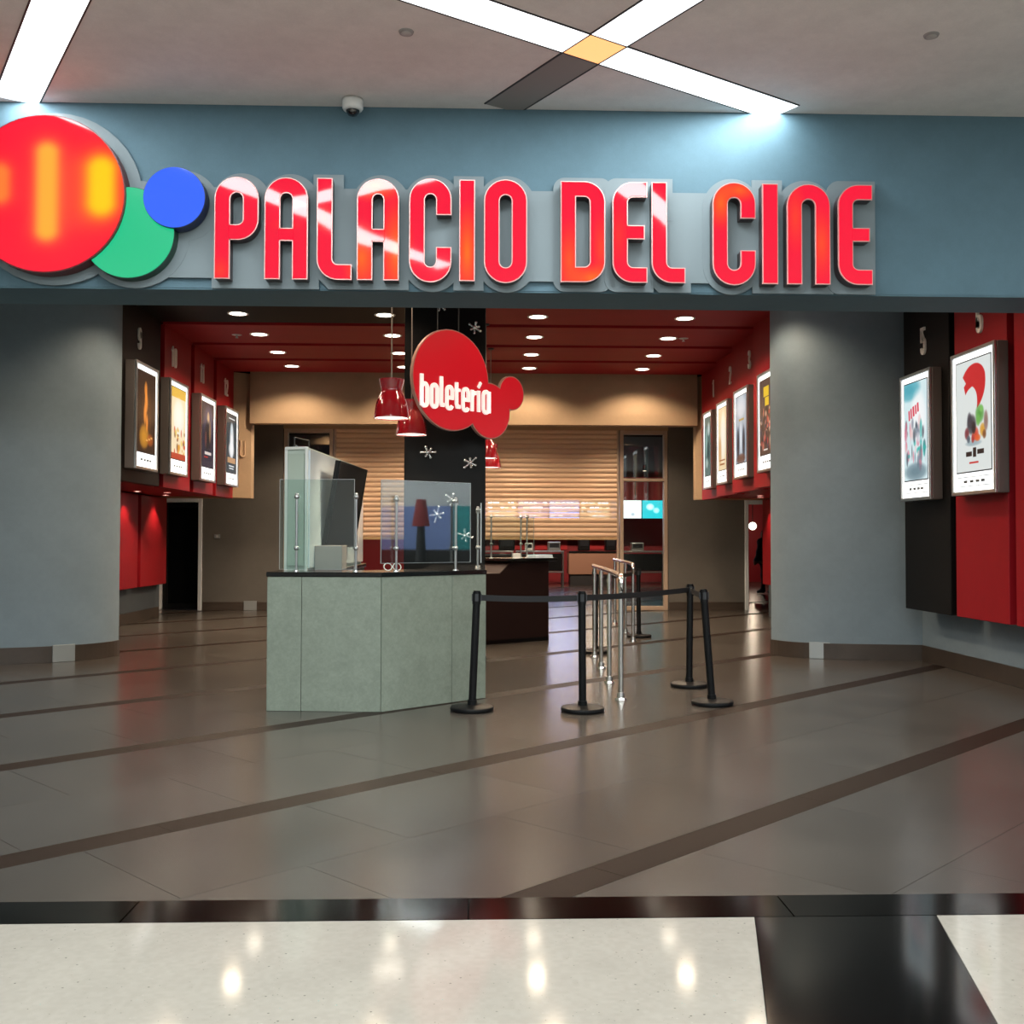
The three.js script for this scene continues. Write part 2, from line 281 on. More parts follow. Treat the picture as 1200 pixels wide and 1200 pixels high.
// ---------------------------------------------------------------- lobby: bays, bulkheads, back wall
const ZB = [-13.26, -14.93, -16.5, -17.9, -19.33], GAP = 0.095;
const xr = (z) => 3.93 + 0.042 * (-z - 13.4);
{
  const c = struct('ceiling', bx(-7.2, 7.2, LOBBY + 0.14, LOBBY + 0.4, -19.7, -8.4), M.redCeil);
  const bands = [[-8.57, -10.1], [-10.1, -11.6], [-11.6, -13.26]].map(([a, b]) => [a, b, 0]);
  for (let i = 0; i < 4; i++) bands.push([ZB[i], ZB[i + 1], i + 1]);
  for (const [a, b, k] of bands) {
    const z1 = a - GAP, z0 = b + GAP, mk = (x0, x1, m) => obj('ceiling_panel', rbx(x0, x1, LOBBY, LOBBY + 0.13, z0, z1, 0.006), m, c);
    if (k <= 1) { mk(-5.85, -0.42, M.blackCeil); mk(-0.41, 5.3, M.redCeil); } else mk(-4.5, xr(b), M.redCeil);
  }
  // left row of bay panels on their bulkhead
  const wl = struct('wall_bay_left', boxUV(bx(-7.2, -4.6, 2.22, LOBBY + 0.3, -19.33, -13.26)), M.red);
  const wr = struct('wall_bay_right', boxUV(bx(4.33, 7.2, 2.22, LOBBY + 0.3, -19.33, -13.26)), M.red);
  for (let i = 0; i < 4; i++) {
    const z1 = ZB[i] - (i ? GAP : 0), z0 = ZB[i + 1] + GAP, zm = (z0 + z1) / 2;
    obj('wall_panel', rbx(-4.6, -4.47, 2.18, LOBBY, z0, z1, 0.006), i ? M.red : M.black, wl);
    const g = rbx(0, 0.13, 2.18, LOBBY, z0 - zm, z1 - zm, 0.006); g.rotateY(Math.atan(0.042)); g.translate(xr(zm), 0, zm); obj('wall_panel', g, M.red, wr);
    obj('wall_panel_backing', bx(xr(zm) + 0.13, 4.33, 2.19, LOBBY, z0, z1), M.red, wr);
  }
  // recessed side walls under the bulkheads
  const rl = struct('wall_recess_left', boxUV(bx(-7.2, -5.93, 0, 2.22, -19.75, -13.25)), M.grayWall);
  for (const [a, b] of [[-16.62, -17.97], [-18.12, -19.6]]) obj('red_panel', rbx(-5.93, -5.76, 0.62, 2.2, b, a, 0.01), M.red, rl);
  const rr = struct('wall_recess_right', boxUV(bx(5.5, 7.2, 0, 2.22, -19.75, -13.25)), M.grayWall);
  for (const [a, b] of [[-16.6, -17.95], [-18.1, -19.55]]) obj('red_panel', rbx(5.33, 5.5, 0.62, 2.2, b, a, 0.01), M.red, rr);
  skirting([[-5.93, -19.7], [-5.93, -13.3]], -0.014, 'baseboard_recess_left');
  // tan returns at the ends of the bays, and the bulkhead above the shutters
  const wb = struct('wall_bulkhead', boxUV(bx(-4.2, 4.07, 3.57, LOBBY + 0.1, -19.62, -19.36)), M.tan);
  obj('tan_return', boxUV(prism([[-4.52, -19.28], [-4.2, -19.5], [-4.2, -19.75], [-7.2, -19.75], [-7.2, -19.33], [-4.6, -19.33]], 2.2, LOBBY)), M.tan, wb);
  obj('tan_return', boxUV(prism([[4.26, -19.28], [4.33, -19.33], [7.2, -19.33], [7.2, -19.75], [4.07, -19.75], [4.07, -19.5]], 2.2, LOBBY)), M.tan, wb);
  struct('ceiling_recess', bx(-7.2, 7.2, 3.95, 4.4, -21.8, -19.75), M.tan);
  struct('wall_outer_left', bx(-7.5, -7.2, -0.2, 4.7, -37, -8.56), M.grayWall);
  struct('wall_outer_right', bx(7.2, 7.5, -0.2, 4.7, -21.8, -8.56), M.grayWall);
  // back wall with its openings
  const w = structGroup('wall_back');
  for (const [x0, x1, y0, y1] of [[-7.2, -6.52, 0, 3.95], [-6.52, -5.6, 2.27, 3.95], [-5.6, -3.98, 0, 3.95], [3.91, 5.49, 0, 3.95], [5.49, 6.38, 2.27, 3.95], [6.38, 7.2, 0, 3.95]]) obj('wall_piece', boxUV(bx(x0, x1, y0, y1, -21.8, -21.5)), M.taupe, w);
  obj('wall_head', boxUV(bx(-3.98, 3.91, 3.7, 3.95, -21.8, -21.5)), M.tan, w);
  for (const [x0, x1] of [[-5.58, -3.99], [3.92, 5.46]]) { const b = struct('baseboard_back', rbx(x0, x1, 0.001, 0.17, -21.5, -21.485, 0.004), M.skirting); }
  const pl = thing('cover_plate', 'small steel cover plate in back wall skirting left of ticket counter', 'plate', [-4.62, 0.001, -21.478], 0, 'steel plates in the pillar skirtings'); obj('plate', rbx(-0.13, 0.13, 0, 0.19, -0.006, 0.006, 0.003), M.brushed, pl);
  const sw = thing('wall_switch', 'small square wall switch beside the dark glass door', 'switch', [-5.3, 1.5, -21.497]); obj('cover', rbx(-0.06, 0.06, -0.04, 0.04, -0.003, 0.012, 0.003), M.brushed, sw); obj('rocker', rbx(-0.02, 0.02, -0.02, 0.02, 0.012, 0.018, 0.002), M.white, sw);
}
// doors
function doorway(name, x0, x1, leaf) {
  const d = structGroup(name, [0, 0, 0]);
  obj('door_frame', [rbx(x0, x0 + 0.075, 0, 2.27, -21.82, -21.46, 0.008), rbx(x1 - 0.075, x1, 0, 2.27, -21.82, -21.46, 0.008), rbx(x0 + 0.075, x1 - 0.075, 2.19, 2.27, -21.82, -21.46, 0.008)], M.doorFrame, d);
  if (leaf) { const a = x0 + 0.08, b = x1 - 0.08; obj('leaf_frame', [rbx(a, a + 0.1, 0.01, 2.185, -21.72, -21.67, 0.006), rbx(b - 0.06, b, 0.01, 2.185, -21.72, -21.67, 0.006), rbx(a + 0.1, b - 0.06, 2.1, 2.185, -21.72, -21.67, 0.006), rbx(a + 0.1, b - 0.06, 0.01, 0.12, -21.72, -21.67, 0.006)], M.blackPlastic, d); obj('glass_pane', bx(a + 0.1, b - 0.06, 0.12, 2.1, -21.7, -21.692), phys(0x0a0c0e, 0.04, { clearcoat: 1 }), d); const h = obj('door_handle', [rod([a + 0.06, 0.9, -21.62], [a + 0.06, 1.5, -21.62], 0.014), rod([a + 0.06, 0.95, -21.67], [a + 0.06, 0.95, -21.62], 0.01), rod([a + 0.06, 1.45, -21.67], [a + 0.06, 1.45, -21.62], 0.01)], M.steel, d); }
  return d;
}
doorway('door_1', -6.52, -5.6, true);
doorway('door_2', 5.49, 6.38, false);
// ---------------------------------------------------------------- downlights
const WARM = 0xffe3c2;
const ROWZ = [-14.28, -15.72, -17.22, -18.6], COLX = [-3.28, -1.3, 0.85, 2.88];
const rowW = ['nearest row', 'second row from the entrance', 'third row from the entrance', 'row nearest the brown bulkhead'], colW = ['leftmost', 'just left of black column', 'just right of black column', 'rightmost'];
function downlight(x, y, z, r, cd, label, group, angle = 1.23) {
  const d = thing('downlight', label, 'downlight', [x, y, z], 0, group);
  obj('trim_ring', lathe([[r * 1.25, 0.0], [r * 1.22, -0.008], [r * 1.0, -0.006], [r * 0.98, 0.0]], 24), M.white, d);
  obj('lamp_glow', cyl(r * 0.97, r * 0.97, 0.004, 0, -0.004, 0, 20), glow(0xfff1dc, 9), d);
  spot(WARM, cd, [x, y - 0.012, z], [x, 0, z], angle, 0.3, 5);
  return d;
}
ROWZ.forEach((z, i) => COLX.forEach((x, j) => { const shift = [0.03, 0.02, -0.01, -0.03][j]; downlight(x + (i - 1.5) * 0.03 * (j > 1 ? 1 : -0.4), LOBBY - 0.001, z + shift, 0.115, SPOT, `round downlight in ${i ? 'red' : j < 2 ? 'black' : 'red'} ceiling, ${rowW[i]}, ${colW[j]}`, 'lobby ceiling downlights'); }));
for (const z of [-12.45, -10.8, -9.4]) for (const x of [-3.6, -1.2, 0.9, 3.3]) downlight(x, LOBBY - 0.001, z, 0.115, SPOT * 0.6, 'round downlight in the ceiling behind the sign beam', 'downlights behind the beam');
for (const [i, x] of COLX.entries()) downlight(x, 3.949, -19.95, 0.1, SPOT * 1.05, 'round downlight in the recess behind the brown bulkhead', 'recess downlights behind the bulkhead');
for (const [x, z, l, cd] of [[-5.55, -17.25, 'tiny downlight over first red recess panel on the left', 5], [-5.55, -18.8, 'tiny downlight over second red recess panel on the left', 5], [-5.2, -17.7, 'bright small downlight in left soffit beside the dark door', 4], [5.12, -18.9, 'tiny downlight over the red recess panel on the right', 5], [4.9, -18.1, 'bright small downlight in right soffit beside open doorway', 4]]) downlight(x, 2.218, z, 0.05, cd, l, 'small soffit downlights', 0.9);
// sprinklers
for (const [x, z, l] of [[-3.62, -15.75, 'small sprinkler head in red ceiling at upper left'], [3.1, -15.75, 'small sprinkler head in red ceiling at upper right']]) { const s = thing('sprinkler', l, 'sprinkler', [x, LOBBY - 0.001, z], 0, 'lobby sprinklers'); obj('plate', lathe([[0.001, -0.008], [0.06, -0.006], [0.075, 0]]), M.steel, s); obj('head', lathe([[0.001, -0.05], [0.025, -0.045], [0.012, -0.03], [0.012, -0.008]]), M.steel, s); }

// ---------------------------------------------------------------- mall ceiling strips
const U1 = [0.848, -0.53], U2 = [-0.52, -0.854];
function stripLight(p, q, w, label, on = true, group = 'mall ceiling strip lights') {
  const len = Math.hypot(q[0] - p[0], q[1] - p[1]), turn = Math.atan2(-(q[1] - p[1]), q[0] - p[0]), c = [(p[0] + q[0]) / 2, (p[1] + q[1]) / 2];
  const s = thing(on ? 'strip_light' : 'ceiling_inlay', label, on ? 'strip light' : 'ceiling panel', [c[0], CEIL, c[1]], turn, on ? group : undefined);
  obj('housing', [bx(-len / 2, len / 2, -0.006, 0.0, w / 2, w / 2 + 0.012), bx(-len / 2, len / 2, -0.006, 0.0, -w / 2 - 0.012, -w / 2)], M.darkGray, s);
  obj(on ? 'diffuser' : 'panel', bx(-len / 2, len / 2, -0.004, 0, -w / 2, w / 2), on ? std(0xf4f6f2, 0.6, { emissive: 0xf6fcff, emissiveIntensity: 1.6 }) : std(0x8f8a86, 0.7), s);
  if (on) { const l = new THREE.RectAreaLight(0xf4fbfb, STRIP, len - 0.01, w - 0.01); l.position.set(c[0], CEIL - 0.007, c[1]); l.rotation.order = 'YXZ'; l.rotation.set(-Math.PI / 2, turn, 0); scene.add(l); }
  return s;
}
const along = (o, u, t) => [o[0] + u[0] * t, o[1] + u[1] * t];
const X12 = [0.775, -6.99];                                            // where the two strips cross
stripLight(along(X12, U1, 0.16), along(X12, U1, 1.86), 0.3, 'white strip light running right from the orange square to the facade');
stripLight(along(X12, U1, -3.2), along(X12, U1, -0.16), 0.3, 'white strip light running left from the orange square');
stripLight(along(X12, U2, -3.0), along(X12, U2, -0.16), 0.3, 'white strip light running up and right from the orange square');
stripLight(along(X12, U2, 0.16), along(X12, U2, 1.16), 0.3, 'unlit grey ceiling inlay between orange square and facade', false);
{ const s = thing('corner_light', 'square orange lit panel where the ceiling strips cross', 'light panel', [X12[0], CEIL, X12[1]], Math.atan2(-U1[1], U1[0])); obj('diffuser', bx(-0.15, 0.15, -0.004, 0, -0.15, 0.15), std(0xf0c090, 0.5, { emissive: 0xffb870, emissiveIntensity: 0.95 }), s); obj('housing', [bx(-0.16, 0.16, -0.006, 0, 0.15, 0.16), bx(-0.16, 0.16, -0.006, 0, -0.16, -0.15), bx(0.15, 0.16, -0.006, 0, -0.15, 0.15), bx(-0.16, -0.15, -0.006, 0, -0.15, 0.15)], M.darkGray, s); }
const S3 = [-3.5, -7.97];
stripLight(S3, along(S3, U2, -6.0), 0.3, 'white strip light at upper left running to the facade');
// the same lattice goes on over the mall behind the camera
for (const [o, u, a, b] of [[[-5.2, 2.2], U1, -4, 7], [[7.5, -5.2], U2, -8, 2.2], [[11, -5.2], U2, -10, 2.2], [[15.5, -5.2], U2, -9, 2.2], [[19.2, -5.2], U2, -4.8, 2.2], [[20.6, 1.2], U2, -2, 2.5], [[2, 8], U1, -6, 6], [[-1.2, 0.3], U1, -4, 2.2], [[4.6, 0.9], U1, -2.5, 3.2], [[6, 5], U1, -5, 5], [[-7.5, 0.2], U1, -2, 3.5], [[-3, 3.2], U1, -5, 5], [[1.5, 2.4], U1, -4, 4.5], [[2.5, 4.2], U1, -4, 5], [[-2, 5.6], U1, -5, 5], [[7, 2.2], U1, -3, 4]]) stripLight(along(o, u, a), along(o, u, b), 0.3, 'white strip light in the mall ceiling beyond the view', true, 'strip lights out of view');
// detectors and camera
for (const [x, z, l] of [[-0.48, -6.79, 'round flush ceiling detector left of crossing strip lights'], [2.96, -6.71, 'round ceiling detector at right of mall ceiling']]) { const s = thing('smoke_detector', l, 'detector', [x, CEIL, z], 0, 'mall ceiling detectors'); obj('base_ring', lathe([[0.001, -0.012], [0.045, -0.012], [0.05, 0]]), std(0x9d9997, 0.6), s); obj('cap', lathe([[0.001, -0.02], [0.03, -0.018], [0.034, -0.012]]), std(0xb4b0ad, 0.6), s); }
{
  const s = thing('security_camera', 'white dome security camera on the ceiling above the sign', 'camera', [-0.955, CEIL, -7.86]);
  obj('housing', lathe([[0.001, -0.002], [0.075, -0.002], [0.078, -0.02], [0.078, -0.07], [0.07, -0.084], [0.052, -0.09], [0.05, -0.08]]), std(0xe2e5e3, 0.4), s);
  obj('dome', lathe([[0.05, -0.085], [0.046, -0.105], [0.03, -0.125], [0.001, -0.133]]), phys(0x0a0b0d, 0.05, { clearcoat: 1 }), s);
}
// ---------------------------------------------------------------- the big sign
{
  const s = thing('illuminated_sign', 'large red lit sign with coloured discs on the facade', 'sign', [0, BEAM, -8]);
  const Y = (y) => y - BEAM, plateS = [], band = new THREE.Shape([[-2.35, 3.425], [3.03, 3.418], [3.03, 4.118], [-2.35, 4.118]].map(([x, y]) => new THREE.Vector2(x, Y(y))));
  const disc = (x, y, r) => { const h = new THREE.Shape(); h.absarc(x, Y(y), r, 0, Math.PI * 2); return h; };
  plateS.push(band, disc(-3.2, 4.01, 0.655), disc(-2.6, 3.75, 0.41), disc(-2.24, 3.97, 0.27));
  const letters = [['P', -1.971, 0.316], ['A', -1.599, 0.311], ['L', -1.21, 0.25], ['A', -0.911, 0.303], ['C', -0.52, 0.306], ['I', -0.144, 0.106], ['O', 0.042, 0.313], ['D', 0.619, 0.326], ['E', 1.012, 0.253], ['L', 1.309, 0.245], ['C', 1.773, 0.318], ['I', 2.153, 0.11], ['N', 2.342, 0.321], ['E', 2.734, 0.254]];
  const faceTex = (draw) => { const c = document.createElement('canvas'); c.width = 512; c.height = 128; const x = c.getContext('2d'); draw(x); const t = new THREE.CanvasTexture(c); t.colorSpace = THREE.SRGBColorSpace; return t; };
  // backlit acrylic: orange where the tubes stand close behind the face
  const redMap = faceTex((x) => {
    x.fillStyle = '#f6173a'; x.fillRect(0, 0, 512, 128);
    const k = 512 / 5.1, px = (m) => (m + 2.03) * k, blob = (m, yy, rx, ry, c) => { x.save(); x.translate(px(m), 128 - (yy - 3.36) / 0.85 * 128); x.scale(rx * k, ry / 0.85 * 128); const g = x.createRadialGradient(0, 0, 0.05, 0, 0, 1); g.addColorStop(0, c); g.addColorStop(1, c.replace(/[\d.]+\)$/, '0)')); x.fillStyle = g; x.beginPath(); x.arc(0, 0, 1, 0, 7); x.fill(); x.restore(); };
    for (const [m, yy, rx, ry, a] of [[-0.88, 3.55, 0.16, 0.3, 0.9], [-0.62, 3.6, 0.14, 0.45, 0.95], [-0.78, 4.1, 0.24, 0.14, 0.9], [-0.09, 3.6, 0.1, 0.42, 1], [0.68, 3.55, 0.12, 0.34, 0.7], [0.85, 3.42, 0.22, 0.12, 0.95], [0.92, 3.65, 0.08, 0.3, 0.5], [1.83, 4.0, 0.12, 0.22, 0.9], [1.97, 4.1, 0.18, 0.1, 0.85], [2.4, 3.9, 0.09, 0.3, 0.45], [2.6, 3.7, 0.1, 0.3, 0.6], [-1.16, 3.85, 0.09, 0.12, 0.5], [1.05, 3.75, 0.08, 0.25, 0.3], [-1.93, 3.45, 0.1, 0.12, 0.4], [-1.45, 3.8, 0.15, 0.05, 0.25]]) blob(m, yy, rx, ry, `rgba(255,112,32,${a})`);
  });
  const bumpW = (() => { const l = lattice(4); const t = noiseTex(256, 256, (i, j) => { const v = 128 + 200 * (l(i / 256 * 4, j / 256 * 4) - 0.5); return [v, v, v]; }, false); t.repeat.set(6, 1); return t; })();
  const faceMat = phys(0x2a0408, 0.045, { emissive: 0xffffff, emissiveMap: redMap, emissiveIntensity: 0.84, ior: 1.46, bumpMap: bumpW, bumpScale: 0.0016 });
  const H = 0.755, ST = 0.105, base = 3.395;
  for (const [ch, x, w] of letters) {
    const y0 = base + (ch === 'C' || ch === 'O' ? -0.012 : 0), h = H + (ch === 'C' || ch === 'O' ? 0.018 : 0);
    const mk = (grow) => capital(ch, w, h, ST).map(([pts, closed, st]) => {
      const P = pts.map(([a, b]) => [a + x, b + Y(y0)]);
      if (!closed && grow) { const ext = (p, q) => { const l = Math.hypot(p[0] - q[0], p[1] - q[1]); return [p[0] + (p[0] - q[0]) / l * grow / 2, p[1] + (p[1] - q[1]) / l * grow / 2]; }; P[0] = ext(P[0], P[1]); P[P.length - 1] = ext(P[P.length - 1], P[P.length - 2]); }
      return ribbon(P, (st || ST) + grow, closed);
    });
    const can = obj('letter', pull(mk(0.006), 0.045, 0.1), M.letterCan, s);
    obj('trim_lip', pull(mk(0.012), 0.145, 0.012), M.trimLip, can);
    const fg = pull(mk(-0.004), 0.157, 0.005); const p = fg.attributes.position, u = fg.attributes.uv; for (let i = 0; i < p.count; i++) u.setXY(i, (p.getX(i) + 2.03) / 5.1, (p.getY(i) + BEAM - 3.36) / 0.85);
    obj('lit_face', fg, faceMat, can);
    // plate outline behind each letter, wider by 6 cm
    const e = 0.062, rr = { P: [1, 0], A: [1, 0], L: [0, 1], C: [1, 1], I: [0, 0], O: [1, 1], D: [0.4, 0.4], E: [0.5, 0.5], N: [1, 0] }[ch], W = w + 2 * e, hh = h + 2 * e, sh = new THREE.Shape(), rt = Math.min(W / 2, 0.22) * rr[0], rb = Math.min(W / 2, 0.22) * rr[1], X0 = x - e + 0.01, Y0 = Y(y0) - e + 0.012;
    sh.moveTo(X0 + rb, Y0); sh.lineTo(X0 + W - (ch === 'L' || ch === 'E' ? 0 : rb), Y0); if (rb && ch !== 'L' && ch !== 'E') sh.absarc(X0 + W - rb, Y0 + rb, rb, -Math.PI / 2, 0); sh.lineTo(X0 + W, Y0 + hh - (ch === 'E' ? 0 : rt)); if (rt && ch !== 'E') sh.absarc(X0 + W - rt, Y0 + hh - rt, rt, 0, Math.PI / 2); sh.lineTo(X0 + rt, Y0 + hh); if (rt) sh.absarc(X0 + rt, Y0 + hh - rt, rt, Math.PI / 2, Math.PI); sh.lineTo(X0, Y0 + rb); if (rb) sh.absarc(X0 + rb, Y0 + rb, rb, Math.PI, Math.PI * 1.5);
    if (ch === 'L') { const q = new THREE.Shape([[X0, Y0 + hh], [X0 + ST + 2 * e, Y0 + hh], [X0 + ST + 2 * e, Y(3.9)], [X0, Y(3.9)]].map(([a, b]) => new THREE.Vector2(a, b))); plateS.push(q); const q2 = new THREE.Shape([[X0 + 0.12, Y0], [X0 + W, Y0], [X0 + W, Y(3.6)], [X0, Y(3.6)], [X0, Y0 + 0.12]].map(([a, b]) => new THREE.Vector2(a, b))); plateS.push(q2); } else plateS.push(sh);
  }
  obj('backing_plate', plateS.map((q, i) => pull(q, 0.02, 0.012 + [0, 0.004, 0.002][i % 3] * (i > 0) + (i < 4 ? 0.001 * i : 0.0013))), M.plate, s);
  obj('standoff', [-3.2, -2.6, -1.2, 0.4, 1.7, 2.9].map((x) => bx(x - 0.02, x + 0.02, Y(3.7), Y(3.74), 0, 0.02)), M.steel, s);
  // discs
  const discMap = noiseTex(256, 256, (i, j) => { // tubes glowing through red acrylic
    const X = (i / 255 - 0.5) * 1.184, Yd = (j / 255 - 0.5) * 1.184; let c = [246, 23, 52];
    for (const [m, w, a, b, col] of [[0.24, 0.2, -0.1, 0.1, [255, 92, 56]], [0.02, 0.095, -0.27, 0.3, [255, 172, 58]], [0.42, 0.12, -0.06, 0.18, [255, 204, 22]], [-0.33, 0.09, 0.0, 0.14, [255, 124, 50]]]) { const d = Math.hypot(X - m, Yd < a ? Yd - a : Yd > b ? Yd - b : 0) / w, k = 1 / (1 + Math.pow(d, 4)) * (m === 0.24 ? 0.4 : 1); c = c.map((v, q) => v + (col[q] - v) * k); }
    return c; });
  const mkDisc = (name, x, y, r, z0, d, side, mat) => {
    const can = obj(name, (() => { const g = new THREE.CylinderGeometry(r, r, d, 56); g.rotateX(Math.PI / 2); g.translate(x, Y(y), z0 + d / 2); return g; })(), std(side, 0.4), s);
    const f = new THREE.CylinderGeometry(r * 0.985, r * 0.985, 0.006, 56); f.rotateX(Math.PI / 2); f.translate(x, Y(y), z0 + d + 0.003); const p = f.attributes.position, u = f.attributes.uv; for (let i = 0; i < p.count; i++) u.setXY(i, (p.getX(i) - x) / (2 * r) + 0.5, (p.getY(i) - Y(y)) / (2 * r) + 0.5);
    obj('lit_face', f, mat, can); return can;
  };
  mkDisc('green_disc', -2.618, 3.732, 0.344, 0.04, 0.1, 0x0d3a2a, phys(0x02160d, 0.3, { emissive: 0x00c084, emissiveIntensity: 0.82 }));
  mkDisc('red_disc', -3.222, 4.006, 0.592, 0.05, 0.125, 0x5a1318, phys(0x240306, 0.06, { emissive: 0xffffff, emissiveMap: discMap, emissiveIntensity: 0.88, ior: 1.5 }));
  mkDisc('blue_disc', -2.27, 3.989, 0.229, 0.05, 0.125, 0x10204e, phys(0x04081c, 0.05, { emissive: 0x3a6bff, emissiveIntensity: 0.82, ior: 1.6 }));
}
// ---------------------------------------------------------------- posters
const posterArt = {
  9: (x) => { x.fillStyle = '#2a160b'; x.fillRect(0, 0, 128, 192); soft(x, 64, 100, 40, 90, '#5a3010', 0.8); soft(x, 46, 155, 40, 34, '#e09a2c', 0.9); for (const [a, b, c, d] of [[56, 40, 12, 22], [60, 72, 14, 30], [52, 100, 12, 30], [66, 120, 9, 26], [58, 56, 9, 18]]) soft(x, a, b, c, d, '#ff9a3a', 0.95); soft(x, 92, 160, 26, 18, '#c8601c', 0.8); bars(x, '#f0b060', [[60, 160, 14, 4], [78, 156, 12, 5], [94, 152, 12, 5]]); },
  10: (x) => { x.fillStyle = '#ffe9c0'; x.fillRect(0, 0, 128, 192); x.fillStyle = '#f2c04c'; x.fillRect(0, 0, 128, 26); soft(x, 64, 80, 56, 60, '#fffdf0', 1); for (let k = 0; k < 26; k++) soft(x, 10 + rnd() * 108, 110 + rnd() * 70, 4 + rnd() * 9, 4 + rnd() * 9, ['#d8452a', '#e9a13a', '#7c4a2a', '#f6d36a'][k % 4], 0.8); x.fillStyle = '#c2452a'; x.fillRect(0, 176, 128, 16); },
  11: (x) => { x.fillStyle = '#23253a'; x.fillRect(0, 0, 128, 192); soft(x, 70, 60, 60, 60, '#5c5a78', 0.7); soft(x, 66, 44, 16, 22, '#d8b48a', 1); soft(x, 60, 100, 40, 52, '#14151c', 1); soft(x, 86, 84, 14, 40, '#b98a5a', 0.8); soft(x, 40, 110, 12, 30, '#8c4a44', 0.8); bars(x, '#e8d8d0', [[30, 146, 70, 9]]); bars(x, '#b02a2a', [[24, 160, 40, 5]]); },
  12: (x) => { x.fillStyle = '#3a464c'; x.fillRect(0, 0, 128, 192); soft(x, 64, 90, 30, 70, '#ffffff', 1); soft(x, 60, 116, 40, 30, '#ffffff', 0.9); soft(x, 64, 48, 20, 24, '#dfe9ec', 0.9); x.fillStyle = '#c99a70'; x.fillRect(12, 142, 100, 18); bars(x, '#e6ecee', [[26, 12, 76, 4], [30, 168, 66, 4], [34, 176, 56, 4]]); },
  1: (x) => { x.fillStyle = '#56706c'; x.fillRect(0, 0, 128, 192); soft(x, 40, 80, 30, 60, '#9fc0b4', 0.8); soft(x, 80, 120, 36, 50, '#2c4444', 0.9); soft(x, 90, 40, 30, 26, '#e6f0ea', 0.8); soft(x, 50, 150, 40, 20, '#cfe0d6', 0.7); },
  2: (x) => { x.fillStyle = '#f0d9ae'; x.fillRect(0, 0, 128, 192); soft(x, 80, 90, 50, 90, '#fff8e6', 1); soft(x, 30, 130, 26, 50, '#d8a06c', 0.8); bars(x, '#a86a3c', [[20, 160, 90, 4], [26, 172, 76, 5]]); },
  3: (x) => { x.fillStyle = '#a9b7c4'; x.fillRect(0, 0, 128, 192); soft(x, 64, 30, 60, 40, '#d8e2ea', 0.8); bars(x, '#b09a58', [[40, 66, 62, 6]]); soft(x, 30, 140, 18, 60, '#2e2f36', 1); soft(x, 98, 140, 18, 60, '#34363e', 1); soft(x, 64, 120, 10, 56, '#f4f8fa', 1); soft(x, 64, 180, 60, 16, '#6a4030', 0.9); },
  4: (x) => { x.fillStyle = '#5c463c'; x.fillRect(0, 0, 128, 192); bars(x, '#f0c62a', [[40, 18, 52, 26], [54, 46, 38, 22]]); for (let k = 0; k < 60; k++) soft(x, 8 + rnd() * 112, 70 + rnd() * 112, 4 + rnd() * 8, 5 + rnd() * 12, ['#e0806a', '#c8443a', '#30242a', '#e8c0a0', '#4a4c60', '#241a1c'][k % 6], 0.85); bars(x, '#e8e0d8', [[40, 178, 40, 4]]); },
  5: (x) => { x.fillStyle = '#d8eef2'; x.fillRect(0, 0, 128, 192); soft(x, 30, 12, 70, 26, '#3aa0b4', 0.85); soft(x, 80, 70, 50, 60, '#ffffff', 0.9); x.save(); x.translate(24, 54); x.rotate(-0.12); bars(x, '#e0445a', [[0, 0, 8, 20], [12, -2, 8, 20], [24, -4, 10, 20], [38, -4, 8, 18], [50, -6, 9, 18]]); x.restore(); for (let k = 0; k < 60; k++) soft(x, 8 + rnd() * 112, 80 + rnd() * 84, 3 + rnd() * 8, 5 + rnd() * 14, ['#30b0a8', '#e07088', '#7c8a9a', '#d8dce4', '#3c4450', '#f0c8c8'][k % 6], 0.75); soft(x, 64, 176, 70, 20, '#56707e', 0.8); },
  6: (x) => { x.fillStyle = '#dfe6e4'; x.fillRect(0, 0, 128, 192); x.fillStyle = '#c81c24'; x.beginPath(); x.moveTo(26, 26); x.bezierCurveTo(50, 0, 96, 2, 108, 28); x.bezierCurveTo(114, 54, 100, 74, 78, 86); x.bezierCurveTo(82, 66, 78, 54, 62, 46); x.bezierCurveTo(50, 48, 42, 52, 36, 58); x.lineTo(30, 44); x.lineTo(38, 38); x.closePath(); x.fill(); for (const [a, b, c, d, e] of [[88, 96, 18, 18, '#4c9a3c'], [58, 112, 20, 20, '#2c2c34'], [72, 130, 14, 15, '#d0402c'], [98, 124, 12, 13, '#d89a30'], [40, 126, 10, 12, '#742430'], [110, 110, 9, 20, '#8a6a62'], [64, 144, 34, 6, '#9ab0b8'], [50, 104, 10, 16, '#3a3a46'], [66, 118, 9, 12, '#1c1c22'], [82, 106, 9, 12, '#6ab050'], [94, 88, 8, 7, '#7cc060'], [80, 136, 12, 7, '#e0602c'], [62, 136, 7, 9, '#a82c28'], [104, 132, 8, 9, '#7c4a2a'], [46, 136, 8, 8, '#4c5a66']]) soft(x, a, b, c, d, e, 0.95); bars(x, '#24181a', [[36, 158, 22, 8], [62, 152, 12, 16], [78, 156, 24, 8]]); bars(x, '#c83434', [[48, 176, 34, 3]]); },
};
function soft(x, cx, cy, rx, ry, c, a) { x.save(); x.translate(cx, cy); x.scale(rx, ry); const g = x.createRadialGradient(0, 0, 0.25, 0, 0, 1), n = parseInt(c.slice(1), 16), q = `${n >> 16},${(n >> 8) & 255},${n & 255}`; g.addColorStop(0, `rgba(${q},${a})`); g.addColorStop(0.6, `rgba(${q},${a * 0.75})`); g.addColorStop(1, `rgba(${q},0)`); x.fillStyle = g; x.beginPath(); x.arc(0, 0, 1, 0, 7); x.fill(); x.restore(); }
function bars(x, c, list) { x.fillStyle = c; for (const [a, b, w, h] of list) x.fillRect(a, b, w, h); }
